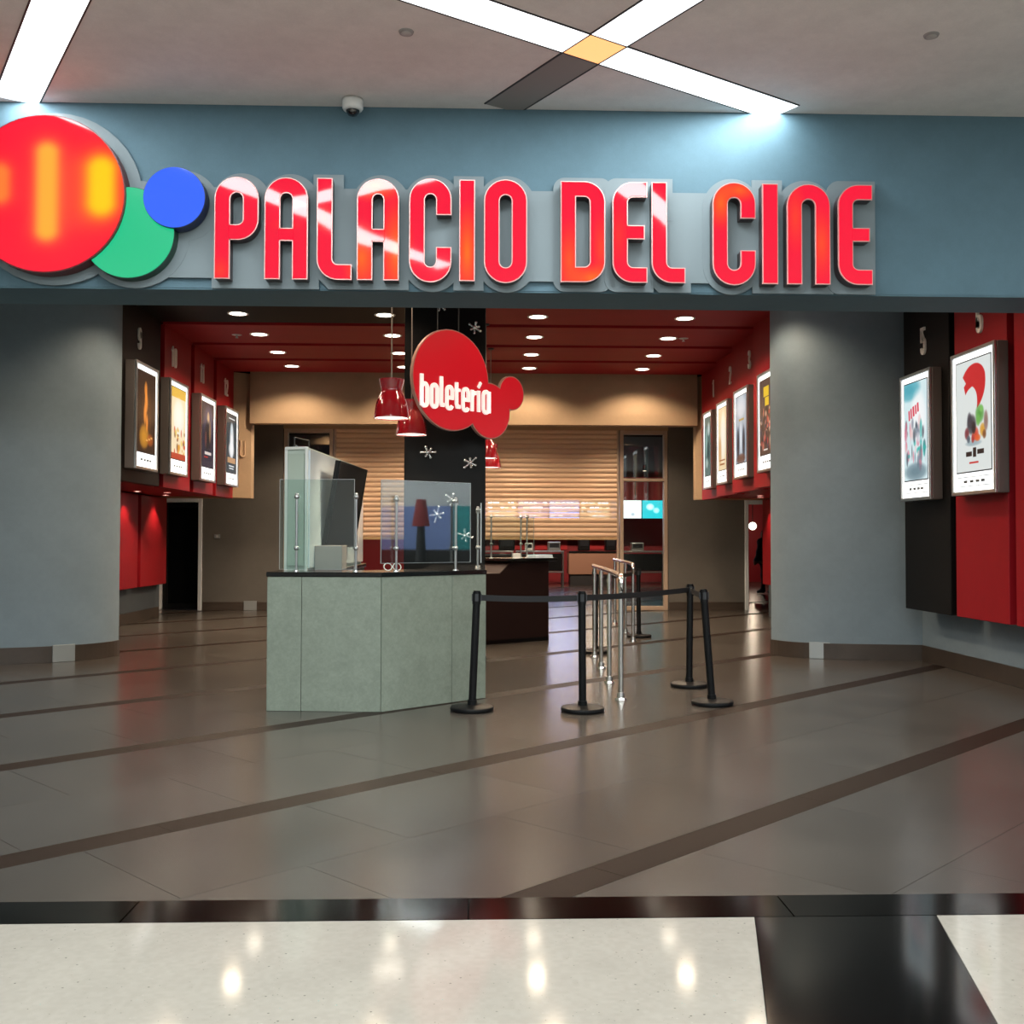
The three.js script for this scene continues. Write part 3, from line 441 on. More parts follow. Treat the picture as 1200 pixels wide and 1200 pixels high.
function posterBox(no, face, side, z0, z1, y0, y1, thick, label) { // side: -1 hangs on the left wall (faces +x)
  const w = Math.abs(z1 - z0), h = y1 - y0, zm = (z0 + z1) / 2;
  const g = thing('poster_lightbox', label, 'lightbox', [face, y0, zm], side < 0 ? Math.PI / 2 : -Math.PI / 2, 'film poster lightboxes');
  obj('case', rbx(-w / 2, w / 2, 0, h, -thick, -0.02, 0.008), std(0x6a625e, 0.45, { metalness: 0.4 }), g);
  const f = 0.035; obj('frame', [rbx(-w / 2, w / 2, 0, f, -0.02, 0.008, 0.006), rbx(-w / 2, w / 2, h - f, h, -0.02, 0.008, 0.006), rbx(-w / 2, -w / 2 + f, f, h - f, -0.02, 0.008, 0.006), rbx(w / 2 - f, w / 2, f, h - f, -0.02, 0.008, 0.006)], M.steel, g);
  obj('light_panel', bx(-w / 2 + f, w / 2 - f, f, h - f, -0.02, -0.012), std(0xf4f6f4, 0.5, { emissive: 0xf4fbff, emissiveIntensity: POSTER * 1.25 }), g);
  const c = document.createElement('canvas'); c.width = 128; c.height = 192; posterArt[no](c.getContext('2d')); const t = new THREE.CanvasTexture(c); t.colorSpace = THREE.SRGBColorSpace;
  const pw = w - 0.2, ph = h - 0.34; const edge = obj('poster_edge', bx(-pw / 2 - 0.012, pw / 2 + 0.012, 0.22, 0.22 + ph + 0.024, -0.012, -0.009), std(0x2a2c2e, 0.5), g);
  const pr = new THREE.PlaneGeometry(pw, ph); pr.translate(0, 0.232 + ph / 2, -0.0075); obj('poster_print', pr, phys(0x222222, 0.25, { emissive: 0xffffff, emissiveMap: t, emissiveIntensity: POSTER }), g);
  obj('caption_lines', [bx(-pw / 2, pw / 2, 0.175, 0.18, -0.012, -0.009), bx(-pw / 2, pw / 2, 0.085, 0.09, -0.012, -0.009), ...[-0.3, -0.12, 0.05, 0.2].map((q) => bx(q * pw, q * pw + 0.07 * pw * 1.4, 0.12, 0.145, -0.012, -0.009))], std(0x55585c, 0.6), g);
  const s = side < 0 ? 1 : -1; areaLight('poster_glow', w - 0.1, 0.05, 0xf2f8ff, POSTER * 2, [face + s * 0.012, y1 - 0.066, zm], [face + s * 2, y1 - 0.066, zm]);
  return g;
}
const YL = 2.36, YH = 3.72;
posterBox(9, -4.33, -1, -14.29, -13.37, YL - 0.02, YH, 0.14, 'poster lightbox with a flame-orange figure on dark brown, under number nine');
posterBox(10, -4.33, -1, -15.75, -14.84, YL, YH, 0.14, 'poster lightbox with a bright cream and yellow print, under number ten');
posterBox(11, -4.32, -1, -17.36, -16.44, YL, YH, 0.15, 'poster lightbox with a dark blue print of a figure, under number eleven');
posterBox(12, -4.32, -1, -18.98, -18.05, YL + 0.01, YH + 0.01, 0.15, 'poster lightbox with a white silhouette on grey, under number twelve');
posterBox(4, 3.82, 1, -14.25, -13.43, YL, 3.7, 0.13, 'poster lightbox with yellow title over a crowded brown print, under number four');
posterBox(3, 3.885, 1, -15.85, -15.03, YL, 3.7, 0.13, 'poster lightbox with a pale grey-blue print and dark edges, under number three');
posterBox(2, 3.945, 1, -17.27, -16.52, YL - 0.01, 3.7, 0.13, 'poster lightbox with a pale cream print, under number two');
posterBox(1, 4.005, 1, -18.58, -17.93, YL - 0.02, 3.7, 0.13, 'poster lightbox with a grey-green print, farthest on the right wall');
posterBox(5, 4.86, 1, -11.93, -11.12, 1.89, 3.32, 0.13, 'poster lightbox with pale blue print and red title on the black panel');
posterBox(6, 4.86, 1, -10.62, -9.7, 1.9, 3.34, 0.13, 'large poster lightbox with a red curved shape, on the bright red panel');
// numerals above the posters
function numeral(txt, x, y, z, side, h, label) {
  const g = thing('wall_number', label, 'number', [x, y, z], side < 0 ? Math.PI / 2 : -Math.PI / 2, 'screen numbers above the posters'), adv = 0.5;
  [...txt].forEach((c, i) => obj('digit', pull(digit(c).map(([p, closed]) => ribbon(p.map(([a, b]) => [(a + (i - (txt.length - 1) / 2) * adv - 0.2) * h * 0.92, (b - 0.5) * h]), 0.115 * h, closed)), 0, 0.022), M.numeral, g));
}
numeral('9', -4.469, 4.08, -13.89, -1, 0.29, 'white numeral nine on the black panel at left');
numeral('10', -4.469, 4.1, -15.45, -1, 0.29, 'white number ten on the left red panels');
numeral('11', -4.469, 4.11, -17.02, -1, 0.29, 'white number eleven on the left red panels');
numeral('12', -4.469, 4.12, -18.62, -1, 0.29, 'white number twelve on the farthest left red panel');
numeral('4', xr(-13.92) - 0.002, 4.1, -13.92, 1, 0.29, 'white numeral four beside the right pillar');
numeral('3', xr(-15.35) - 0.002, 4.11, -15.35, 1, 0.29, 'white numeral three on the right red panels');
numeral('2', xr(-16.78) - 0.002, 4.11, -16.78, 1, 0.29, 'white numeral two on the right red panels');
numeral('1', xr(-18.26) - 0.002, 4.1, -18.26, 1, 0.29, 'white numeral one on the farthest right red panel');
numeral('5', 4.989, 3.68, -11.56, 1, 0.31, 'white numeral five on the black panel at right');
numeral('6', 4.989, 3.665, -10.24, 1, 0.31, 'white numeral six on red panel, cut off by the beam');
{ const g = thing('wall_hook', 'small cream loop sign on brown wall beside poster twelve', 'sign', [-4.34, 3.1, -19.395], 0.6); obj('loop', pull(ribbon([[-0.04, 0.15], [-0.04, -0.1], ...arc(0, -0.1, 0.04, 180, 360), [0.04, 0.15]], 0.02), 0, 0.03), std(0xc9a98a, 0.5), g); }

// ---------------------------------------------------------------- black column, ornaments, hanging sign, lamps
{
  const c = thing('column', 'tall black square column behind the ticket counter', 'column', [-0.385, 0, -12.465]);
  obj('shaft', rbx(-0.465, 0.465, 0.12, LOBBY, -0.465, 0.465, 0.012), phys(0x060607, 0.4, { specularIntensity: 0.35 }), c);
  obj('plinth', rbx(-0.48, 0.48, 0.001, 0.12, -0.48, 0.48, 0.006), M.skirting, c);
}
function ornament(x, y, turn, k, label) {
  const g = thing('wall_ornament', label, 'ornament', [x, y, -11.995], 0, 'silver splash ornaments'); g.rotation.z = turn;
  const parts = [sph(0.03, 0, 0, 0.03, 12)];
  [0, 62, 128, 190, 245, 310].forEach((a, i) => { const L = (0.05 + 0.016 * ((i * 7) % 3)) * k, t = a * Math.PI / 180, e = [Math.cos(t) * L, Math.sin(t) * L, 0.02 + 0.02 * (i % 2)]; parts.push(rod([0, 0, 0.025], e, 0.013, 8), sph(0.017, e[0], e[1], e[2], 10)); });
  obj('splash', parts, std(0xd8dcdf, 0.22, { metalness: 0.85 }), g); const st = obj('stud', rod([0, 0, 0], [0, 0, 0.03], 0.008), M.steel, g);
}
ornament(-0.047, 3.87, 0.3, 0.9, 'silver splash ornament above the hanging red sign');
ornament(-0.575, 2.44, 0.9, 1, 'silver splash ornament on column below the two front lamps');
ornament(-0.095, 2.32, 1.6, 1, 'silver splash ornament near right edge of the column');
ornament(-0.3, 1.9, 0.2, 1, 'silver splash ornament behind top edge of the mirrored pane');
ornament(-0.47, 1.73, 2.2, 1.1, 'silver splash ornament in the middle behind the mirrored pane');
ornament(-0.15, 1.49, 0.6, 1, 'lowest silver splash ornament behind the mirrored pane');
ornament(-0.44, 4.12, 0.1, 0.8, 'silver splash ornament highest on the column');
{
  const a = 43 * Math.PI / 180, s = thing('hanging_sign', 'red cloud-shaped ticket office sign hung before the black column', 'sign', [-0.317, 3.153, -11.25], a);
  // outline of three merged circles as stacked discs of one thickness
  const ring = (x, y, r) => { const h = new THREE.Shape(); h.absarc(x, y, r, 0, Math.PI * 2); return h; };
  const C = [[0, 0, 0.545], [0.565, -0.28, 0.312], [0.905, -0.05, 0.195]];
  obj('panel', C.map(([x, y, r], i) => pull(ring(x, y, r - 0.012), 0.01, 0.035 - 0.0008 * i)), phys(0x8a0a18, 0.3, { emissive: 0xd8101f, emissiveIntensity: 0.42 }), s);
  obj('edge', pull(C.map(([x, y, r]) => ring(x, y, r)), 0.0, 0.04), std(0xb08a80, 0.35, { metalness: 0.4 }), s);
  // lettering, slightly raised
  const sc = 0.205; let pen = 0; const total = [...'boletería'].reduce((t, c) => t + LOWER[c][0] + 0.045, 0), kx = 1.03 / total;
  for (const c of 'boletería') { const at = pen; obj('letter', pull(LOWER[c][1].map(([p, closed, st]) => ribbon(p.map(([u, v]) => [-0.455 + (u + at) * kx, -0.31 + v * sc * 1.14]), (st || 0.26) * 0.158, closed)), 0.045, 0.018), std(0xf4f2f4, 0.4, { emissive: 0xffffff, emissiveIntensity: 0.3 }), s); pen += LOWER[c][0] + 0.045; }
  obj('hanger', [rod([-0.15, 0.5, -0.02], [-0.15, LOBBY - 3.155, -0.02], 0.006), rod([0.15, 0.5, -0.02], [0.15, LOBBY - 3.155, -0.02], 0.006)], M.darkGray, s);
}
function pendant(x, y, z, label) { // y: rim height
  const g = thing('pendant_lamp', label, 'lamp', [x, y, z], 0, 'red pendant lamps over the ticket counter');
  const prof = [[0.168, 0], [0.17, 0.012], [0.165, 0.03], [0.158, 0.09], [0.145, 0.15], [0.125, 0.205], [0.105, 0.245], [0.1, 0.27], [0.105, 0.3], [0.115, 0.34], [0.121, 0.375]];
  obj('shade', lathe([...prof, [0.117, 0.375], ...prof.slice(0, -1).reverse().map(([r, h]) => [r - 0.005, h + (h < 0.01 ? 0 : 0)])], 36), phys(0x8c0d18, 0.16, { clearcoat: 1, clearcoatRoughness: 0.08 }), g);
  obj('diffuser', cyl(0.16, 0.16, 0.006, 0, 0.012, 0, 32), glow(0xfff2e0, 3.2), g);
  obj('socket', [cyl(0.05, 0.03, 0.1, 0, 0.25, 0), cyl(0.094, 0.094, 0.006, 0, 0.285, 0)], M.steel, g);
  obj('cable', rod([0, 0.35, 0], [0, LOBBY - y - 0.002, 0], 0.007), std(0x8a8078, 0.4, { metalness: 0.4 }), g);
  obj('ceiling_rose', cyl(0.045, 0.05, 0.02, 0, LOBBY - y - 0.021, 0), M.darkGray, g);
  spot(0xffe6c4, 12, [x, y - 0.004, z], [x, 0, z], 1.2, 0.6, 6);
}
pendant(-0.832, 2.6, -10.02, 'red bell pendant lamp, frontmost, left of hanging sign');
pendant(-0.722, 2.57, -11.3, 'red bell pendant lamp partly behind edge of hanging sign');
pendant(0.1, 2.59, -14.8, 'red bell pendant lamp half hidden behind column, upper one');
pendant(0.19, 2.59, -16.7, 'red bell pendant lamp half hidden behind column, lower one');

// ---------------------------------------------------------------- ticket counter
const TOP = 1.17;
{
  const A = [-1.777, -8.955], B = [-0.815, -8.872], Cc = [0.062, -9.64];
  const g = thing('ticket_counter', 'pale concrete-clad ticket counter with black top in the lobby', 'counter', [-0.85, 0, -10.5]);
  const off = (p) => [p[0] + 0.85, p[1] + 10.5];
  const inner = [[-1.3, -12.25], [-1.3, -9.52], [-1.0, -9.47], [-0.52, -9.9], [-0.52, -11.9], [-0.9, -11.9], [-0.9, -12.25]];
  const ringPlan = [A, B, Cc, [0.062, -11.9], [-0.52, -11.9], [-0.52, -9.9], [-1.0, -9.47], [-1.3, -9.52], [-1.3, -12.25], [-1.777, -12.25]];
  const inset = [[-1.76, -8.94 - 0.02], [-0.821, -8.89], [0.045, -9.648], [0.045, -11.88], [-0.5, -11.88], [-0.5, -9.92], [-0.99, -9.49], [-1.32, -9.54], [-1.32, -12.23], [-1.76, -12.23]];
  obj('body', prism(inset.map(off), 0.0, 1.13), M.darkGray, g);
  obj('worktop', prism([[-1.79, -8.94], [-0.81, -8.855], [0.078, -9.632], [0.078, -11.9], [-0.52, -11.9], [-0.52, -9.9], [-1.0, -9.47], [-1.3, -9.52], [-1.3, -12.25], [-1.79, -12.25]].map(off), 1.13, TOP, 0.005), M.counterTop, g);
  const panel = (p, q) => { const P = off(p), Q = off(q), len = Math.hypot(Q[0] - P[0], Q[1] - P[1]); const b = boxUV(new RoundedBoxGeometry(len - 0.004, 1.128, 0.016, 1, 0.002), 0.7); b.translate(rnd(), 0, 0); const u = b.attributes.uv, sx = rnd() * 3; for (let i = 0; i < u.count; i++) u.setX(i, u.getX(i) + sx); b.translate(-b.boundingBox?.min?.x || 0, 0, 0); b.computeBoundingBox(); const cx = (b.boundingBox.min.x + b.boundingBox.max.x) / 2; b.translate(-cx, 0, 0); b.rotateY(Math.atan2(-(Q[1] - P[1]), Q[0] - P[0])); b.translate((P[0] + Q[0]) / 2, 0.565, (P[1] + Q[1]) / 2); obj('concrete_panel', b, M.concrete, g); };
  const mid = (p, q, t) => [p[0] + (q[0] - p[0]) * t, p[1] + (q[1] - p[1]) * t];
  panel(A, mid(A, B, 0.3)); panel(mid(A, B, 0.3), B); panel(B, mid(B, Cc, 0.66)); panel(mid(B, Cc, 0.66), Cc); panel(Cc, [0.062, -11.9]); panel([-1.777, -12.25], [-1.777, -10.6]); panel([-1.777, -10.6], A);
}
// glass screens on the counter
function post(list, p, h, arms) { list.push(cyl(0.011, 0.011, h, p[0], 0, p[1], 12), cyl(0.028, 0.022, 0.012, p[0], 0, p[1], 16), sph(0.016, p[0], h, p[1], 10)); }
function screen(name, label, pos, turn, len, y0, y1, mat, posts, h, hang = 0.03) {
  const g = thing(name, label, 'glass screen', pos, turn, 'glass screens on the ticket counters');
  obj('glass_pane', bx(-len / 2, len / 2, y0, y1, -0.004, 0.004), mat, g);
  const e = 0.003; obj('pane_edge', [bx(-len / 2 - e, len / 2 + e, y0 - e, y0, -0.005, 0.005), bx(-len / 2 - e, len / 2 + e, y1, y1 + e, -0.005, 0.005), bx(-len / 2 - e, -len / 2, y0, y1, -0.005, 0.005), bx(len / 2, len / 2 + e, y0, y1, -0.005, 0.005)], M.brushed, g);
  for (const u of posts) {
    const list = [], z = hang; post(list, [u, z], h); const p = obj('post', list, M.steel, g);
    for (const y of [0.2, h - 0.02]) obj('clamp', [rod([u, y, z], [u, y, -0.004 * Math.sign(z)], 0.012), sph(0.022, u, y, z, 10)], M.steel, p);
  }
  return g;
}
screen('glass_screen', 'clear glass screen before the white booth cabinet', [-1.385, TOP, -9.06], -0.086, 0.645, 0.02, 0.79, phys(0xeef7f5, 0.02, { transmission: 1, ior: 1.8 }), [-0.17, 0.345], 0.66);
screen('mirrored_screen', 'half-mirrored glass screen standing on the angled counter side', [-0.451, TOP, -9.235], 35 * Math.PI / 180, 0.92, 0.075, 0.785, M.mirrorGlass, [-0.33, 0.28], 0.64, 0.035);
screen('glass_screen', 'edge-on glass screen at right end of concrete counter', [0.025, TOP, -10.4], Math.PI / 2, 0.9, 0.06, 0.62, M.glass, [-0.36, 0.36], 0.58, -0.03);
// booth partition with the display on its side
{
  const g = thing('booth_cabinet', 'tall white and frosted glass booth cabinet standing on the counter', 'cabinet', [-1.62, TOP, -9.45]);
  const plan = [[-0.1, 0], [0.09, 0.06], [0.27, -2.7], [0.05, -2.7]];
  obj('core', prism(plan.map(([x, z]) => [x, z]), 0.0, 1.1), std(0xb8c4ba, 0.55), g);
  const side = new RoundedBoxGeometry(2.72, 1.06, 0.02, 1, 0.004); side.rotateY(Math.atan2(2.76, 0.18)); side.translate(0.195, 0.55, -1.32); obj('white_side', side, phys(0xd6e4ee, 0.16, { clearcoat: 0.6, clearcoatRoughness: 0.05 }), g);
  const d = Math.atan2(-0.06, 0.19); const end = new THREE.BoxGeometry(0.16, 1.0, 0.014); end.rotateY(d); end.translate(-0.005, 0.54, 0.04); obj('frosted_end', end, phys(0xaebcb0, 0.3, { clearcoat: 0.8 }), g);
  const fr = [[-0.1, 0.0], [0.09, 0.06]].map(([x, z]) => bx(x - 0.012, x + 0.012, 0, 1.1, z - 0.012, z + 0.016)); obj('end_frame', [...fr, (() => { const b = new THREE.BoxGeometry(0.2, 0.024, 0.03); b.rotateY(d); b.translate(-0.005, 1.09, 0.035); return b; })()], M.white, g);
  obj('top_bracket', [rod([-0.03, 1.1, 0], [-0.03, 1.19, 0], 0.006), rod([-0.03, 1.19, 0], [0.05, 1.19, -0.3], 0.006), rod([0.05, 1.1, -0.3], [0.05, 1.19, -0.3], 0.006)], M.darkGray, g);
  obj('base_drawer', rbx(0.13, 0.38, 0, 0.22, -0.5, -0.16, 0.006), std(0x9a8f8c, 0.45), g);
}
{
  const g = thing('display_screen', 'large dark display tilted forward on the booth cabinet', 'screen', [-1.37, 1.365, -10.55], Math.PI / 2 - 0.085); g.rotation.order = 'YXZ'; g.rotation.x = 0.16;
  obj('case', rbx(-0.66, 0.66, 0, 0.83, -0.05, -0.01, 0.008), M.blackPlastic, g);
  obj('bezel', [rbx(-0.66, 0.66, 0.8, 0.83, -0.01, 0.004, 0.003), rbx(-0.66, 0.66, 0, 0.03, -0.01, 0.004, 0.003), rbx(-0.66, -0.63, 0.03, 0.8, -0.01, 0.004, 0.003), rbx(0.63, 0.66, 0.03, 0.8, -0.01, 0.004, 0.003)], M.blackPlastic, g);
  obj('glass_front', bx(-0.63, 0.63, 0.03, 0.8, -0.01, -0.002), M.screenDark, g);
  obj('wall_mount', bx(-0.15, 0.15, 0.05, 0.3, -0.09, -0.05), M.darkGray, g);
}
{ // loop of tags on the worktop
  const g = thing('price_tag', 'small white looped tag at foot of the mirrored screen', 'tag', [-0.78, TOP, -9.1], 0.3); obj('tag', [0.0, 0.08].map((x) => { const t = new THREE.TorusGeometry(0.035, 0.005, 6, 18); t.rotateX(-0.5); t.translate(x, 0.04, 0); return t; }), M.white, g);
}
// rear counter
{
  const g = thing('rear_counter', 'dark brown rear counter with chamfered corner behind the concrete counter', 'counter', [0.35, 0, -14.75], Math.atan2(0.588, 0.828));
  const sh = new THREE.Shape([[-0.9, 0], [0.74, 0], [0.74, 1.14], [0.06, 1.14], [-0.14, 0.98], [-0.9, 0.98]].map(([x, y]) => new THREE.Vector2(x, y)));
  const body = new THREE.ExtrudeGeometry(sh, { depth: 0.6, bevelEnabled: true, bevelSize: 0.006, bevelThickness: 0.006, bevelOffset: -0.006, bevelSegments: 1 }); body.translate(0, 0, -0.5); obj('body', body, M.wood, g);
  obj('worktop', rbx(-0.02, 0.86, 1.142, 1.185, -0.56, 0.16, 0.008), M.counterTop, g);
  obj('kick_strip', bx(-0.9, 0.74, 0.001, 0.06, 0.1, 0.106), M.blackPlastic, g);
}
screen('rear_glass_screen', 'low clear glass screen with thin posts on the rear counter', [0.44, 1.185, -14.72], Math.atan2(0.588, 0.828), 0.86, 0.05, 0.58, M.glass, [-0.3, 0.22, 0.33], 0.6, -0.03);
{ const p = thing('paper_card', 'small white card lying on the rear counter', 'card', [0.53, 1.186, -14.58], 0.5); obj('card', rbx(-0.06, 0.06, 0, 0.07, -0.01, 0.01, 0.004), M.white, p); const l = obj('stand', rbx(-0.05, 0.05, 0, 0.006, -0.03, 0.03, 0.002), M.white, p);
  const q = thing('leaflet_stack', 'blue and white leaflets stacked at end of rear counter', 'leaflets', [0.88, 1.186, -14.98], 0.6); for (let k = 0; k < 4; k++) obj('leaflet', rbx(-0.16 + k * 0.006, 0.16, k * 0.012, k * 0.012 + 0.011, -0.1, 0.1 - k * 0.005, 0.003), std(k % 2 ? 0x9fb8cc : 0xdfe6ea, 0.5), q); }

// ---------------------------------------------------------------- stanchions
const heads = [];
function stanchion(x, z, lean, label) {
  const g = thing('stanchion', label, 'stanchion', [x, 0.001, z], 0, 'black belt stanchions');
  obj('base', lathe([[0.001, 0], [0.178, 0], [0.184, 0.008], [0.184, 0.03], [0.176, 0.04], [0.06, 0.052], [0.001, 0.054]], 36), M.blackPlastic, g);
  const tip = [Math.tan(lean) * 1.0, 1.0, 0], P = (t) => [tip[0] * t, t, 0];
  const p = obj('post', [rod(P(0.045), P(0.93), 0.032, 20)], M.blackPlastic, g); obj('collar', [rod(P(0.05), P(0.09), 0.04, 20)], M.blackPlastic, p);
  const h = obj('head', [rod(P(0.9), P(1.0), 0.036, 20), rod(P(1.0), P(1.012), 0.03, 20)], M.blackPlastic, g); obj('belt_slot', [0, 1, 2, 3].map((k) => { const b = new THREE.BoxGeometry(0.03, 0.062, 0.012); b.translate(0, 0, 0.036); b.rotateY(k * Math.PI / 2); b.translate(tip[0] * 0.96, 0.955, 0); return b; }), std(0x26282c, 0.5), h);
  heads.push([x + tip[0] * 0.96, z, g, x]); return g;
}
stanchion(-0.051, -8.93, 0.04, 'black stanchion in front of the concrete counter corner');
stanchion(0.883, -8.87, -0.006, 'black stanchion in the middle, nearest the viewer');
stanchion(2.06, -9.21, -0.075, 'tilted black stanchion, rightmost of the queue posts');
stanchion(2.082, -10.33, 0.012, 'upright black stanchion just behind the tilted one');
stanchion(2.386, -15.55, -0.01, 'far black stanchion behind second steel handrail');
stanchion(1.5, -13.4, 0, 'far black stanchion hidden behind first steel handrail');
function belt(i, j) { const [x0, z0, g] = heads[i], [x1, z1] = heads[j], dx = x1 - x0, dz = z1 - z0, len = Math.hypot(dx, dz), b = new THREE.BoxGeometry(len - 0.07, 0.05, 0.003, 8, 1, 1), p = b.attributes.position; for (let k = 0; k < p.count; k++) { const u = p.getX(k) / (len / 2); p.setY(k, p.getY(k) - 0.012 * (1 - u * u)); } b.rotateY(Math.atan2(-dz, dx)); b.translate((x0 + x1) / 2 - g.position.x, 0.955, (z0 + z1) / 2 - g.position.z); obj('belt', b, M.belt, g); }
belt(0, 1); belt(1, 3); belt(3, 2); belt(5, 4);
// ---------------------------------------------------------------- handrails
function handrail(label, pts, h) {
  const o = pts[0], g = thing('handrail', label, 'handrail', [o[0], 0.001, o[1]], 0, 'polished steel handrails'), Q = pts.map((p) => [p[0] - o[0], p[1] - o[1]]);
  Q.forEach((p) => { const q = obj('post', cyl(0.024, 0.024, h - 0.05, p[0], 0.02, p[1], 16), M.chrome, g); obj('flange', [cyl(0.055, 0.05, 0.02, p[0], 0, p[1], 20), cyl(0.038, 0.034, 0.045, p[0], 0.02, p[1], 20)], M.chrome, q); obj('saddle', [cyl(0.03, 0.03, 0.03, p[0], h - 0.1, p[1], 16), cyl(0.012, 0.012, 0.07, p[0], h - 0.08, p[1], 10)], M.chrome, q); });
  const a = Q[0], b = Q[Q.length - 1], c = new THREE.CatmullRomCurve3([[b[0] + (b[0] - a[0]) * 0.04, h, b[1] + (b[1] - a[1]) * 0.04], [b[0], h, b[1]], [a[0] + (b[0] - a[0]) * 0.06, h, a[1] + (b[1] - a[1]) * 0.06], [a[0], h - 0.012, a[1] + 0.02], [a[0] - (b[0] - a[0]) * 0.012, h - 0.07, a[1] + 0.045], [a[0], h - 0.13, a[1] + 0.02]].map((v) => new THREE.Vector3(...v)));
  obj('rail', new THREE.TubeGeometry(c, 60, 0.026, 12, false), M.chrome, g);
}
handrail('near polished steel handrail on four posts beside the queue', [[1.294, -9.51], [1.33, -10.64], [1.388, -11.84], [1.434, -12.95]], 1.12);
handrail('far polished steel handrail on three posts near the shutter', [[2.201, -14.9], [2.282, -16.25], [2.352, -18.05]], 1.1);

// ---------------------------------------------------------------- shutter, windows, food hall behind
{
  const g = thing('roller_shutter', 'half-lowered perforated tan roller shutter across the back', 'shutter', [-0.03, 0, -21.56]);
  const prof = new THREE.Shape(); prof.moveTo(0, 0); prof.bezierCurveTo(0.03, 0.015, 0.03, 0.075, 0.004, 0.092); prof.lineTo(0.004, 0.1); prof.lineTo(-0.003, 0.1); prof.lineTo(-0.003, 0.09); prof.bezierCurveTo(0.022, 0.072, 0.022, 0.02, -0.006, 0.004);
  const sl = new THREE.ExtrudeGeometry(prof, { depth: 5.78, bevelEnabled: false, curveSegments: 5 }); sl.translate(0, 0, -2.89); sl.rotateY(-Math.PI / 2);
  for (let k = 0; k < 22; k++) { const m = obj('slat', sl, M.shutter, g); m.position.y = 1.49 + k * 0.102; }
  obj('bottom_bar', rbx(-2.89, 2.89, 1.44, 1.49, -0.02, 0.02, 0.006), std(0xb5966f, 0.4, { metalness: 0.3 }), g);
  obj('guide_rail', [bx(-2.92, -2.88, 0, 3.7, -0.04, 0.045), bx(2.88, 2.92, 0, 3.7, -0.04, 0.045)], M.frame, g);
}
function glazing(name, x0, x1, transoms) {
  const w = structGroup(name), f = 0.075, list = [rbx(x0, x0 + f, 0, 3.7, -21.7, -21.5, 0.008), rbx(x1 - f, x1, 0, 3.7, -21.7, -21.5, 0.008), rbx(x0 + f, x1 - f, 3.62, 3.7, -21.7, -21.5, 0.008), rbx(x0 + f, x1 - f, 0, 0.08, -21.7, -21.5, 0.008)];
  obj('window_frame', list, M.frame, w);
  const ys = [0.08, ...transoms, 3.62]; for (const t of transoms) obj('transom', rbx(x0 + f, x1 - f, t - 0.03, t + 0.03, -21.7, -21.5, 0.006), M.frame, w);
  for (let i = 0; i + 1 < ys.length; i++) obj('glass_pane', bx(x0 + f, x1 - f, ys[i] + (i ? 0.03 : 0), ys[i + 1] - (i + 2 < ys.length ? 0.03 : 0), -21.604, -21.596), M.glass, w);
}
glazing('window_1', -3.97, -2.97, [2.68]);
glazing('window_2', 2.91, 3.9, [2.68]);
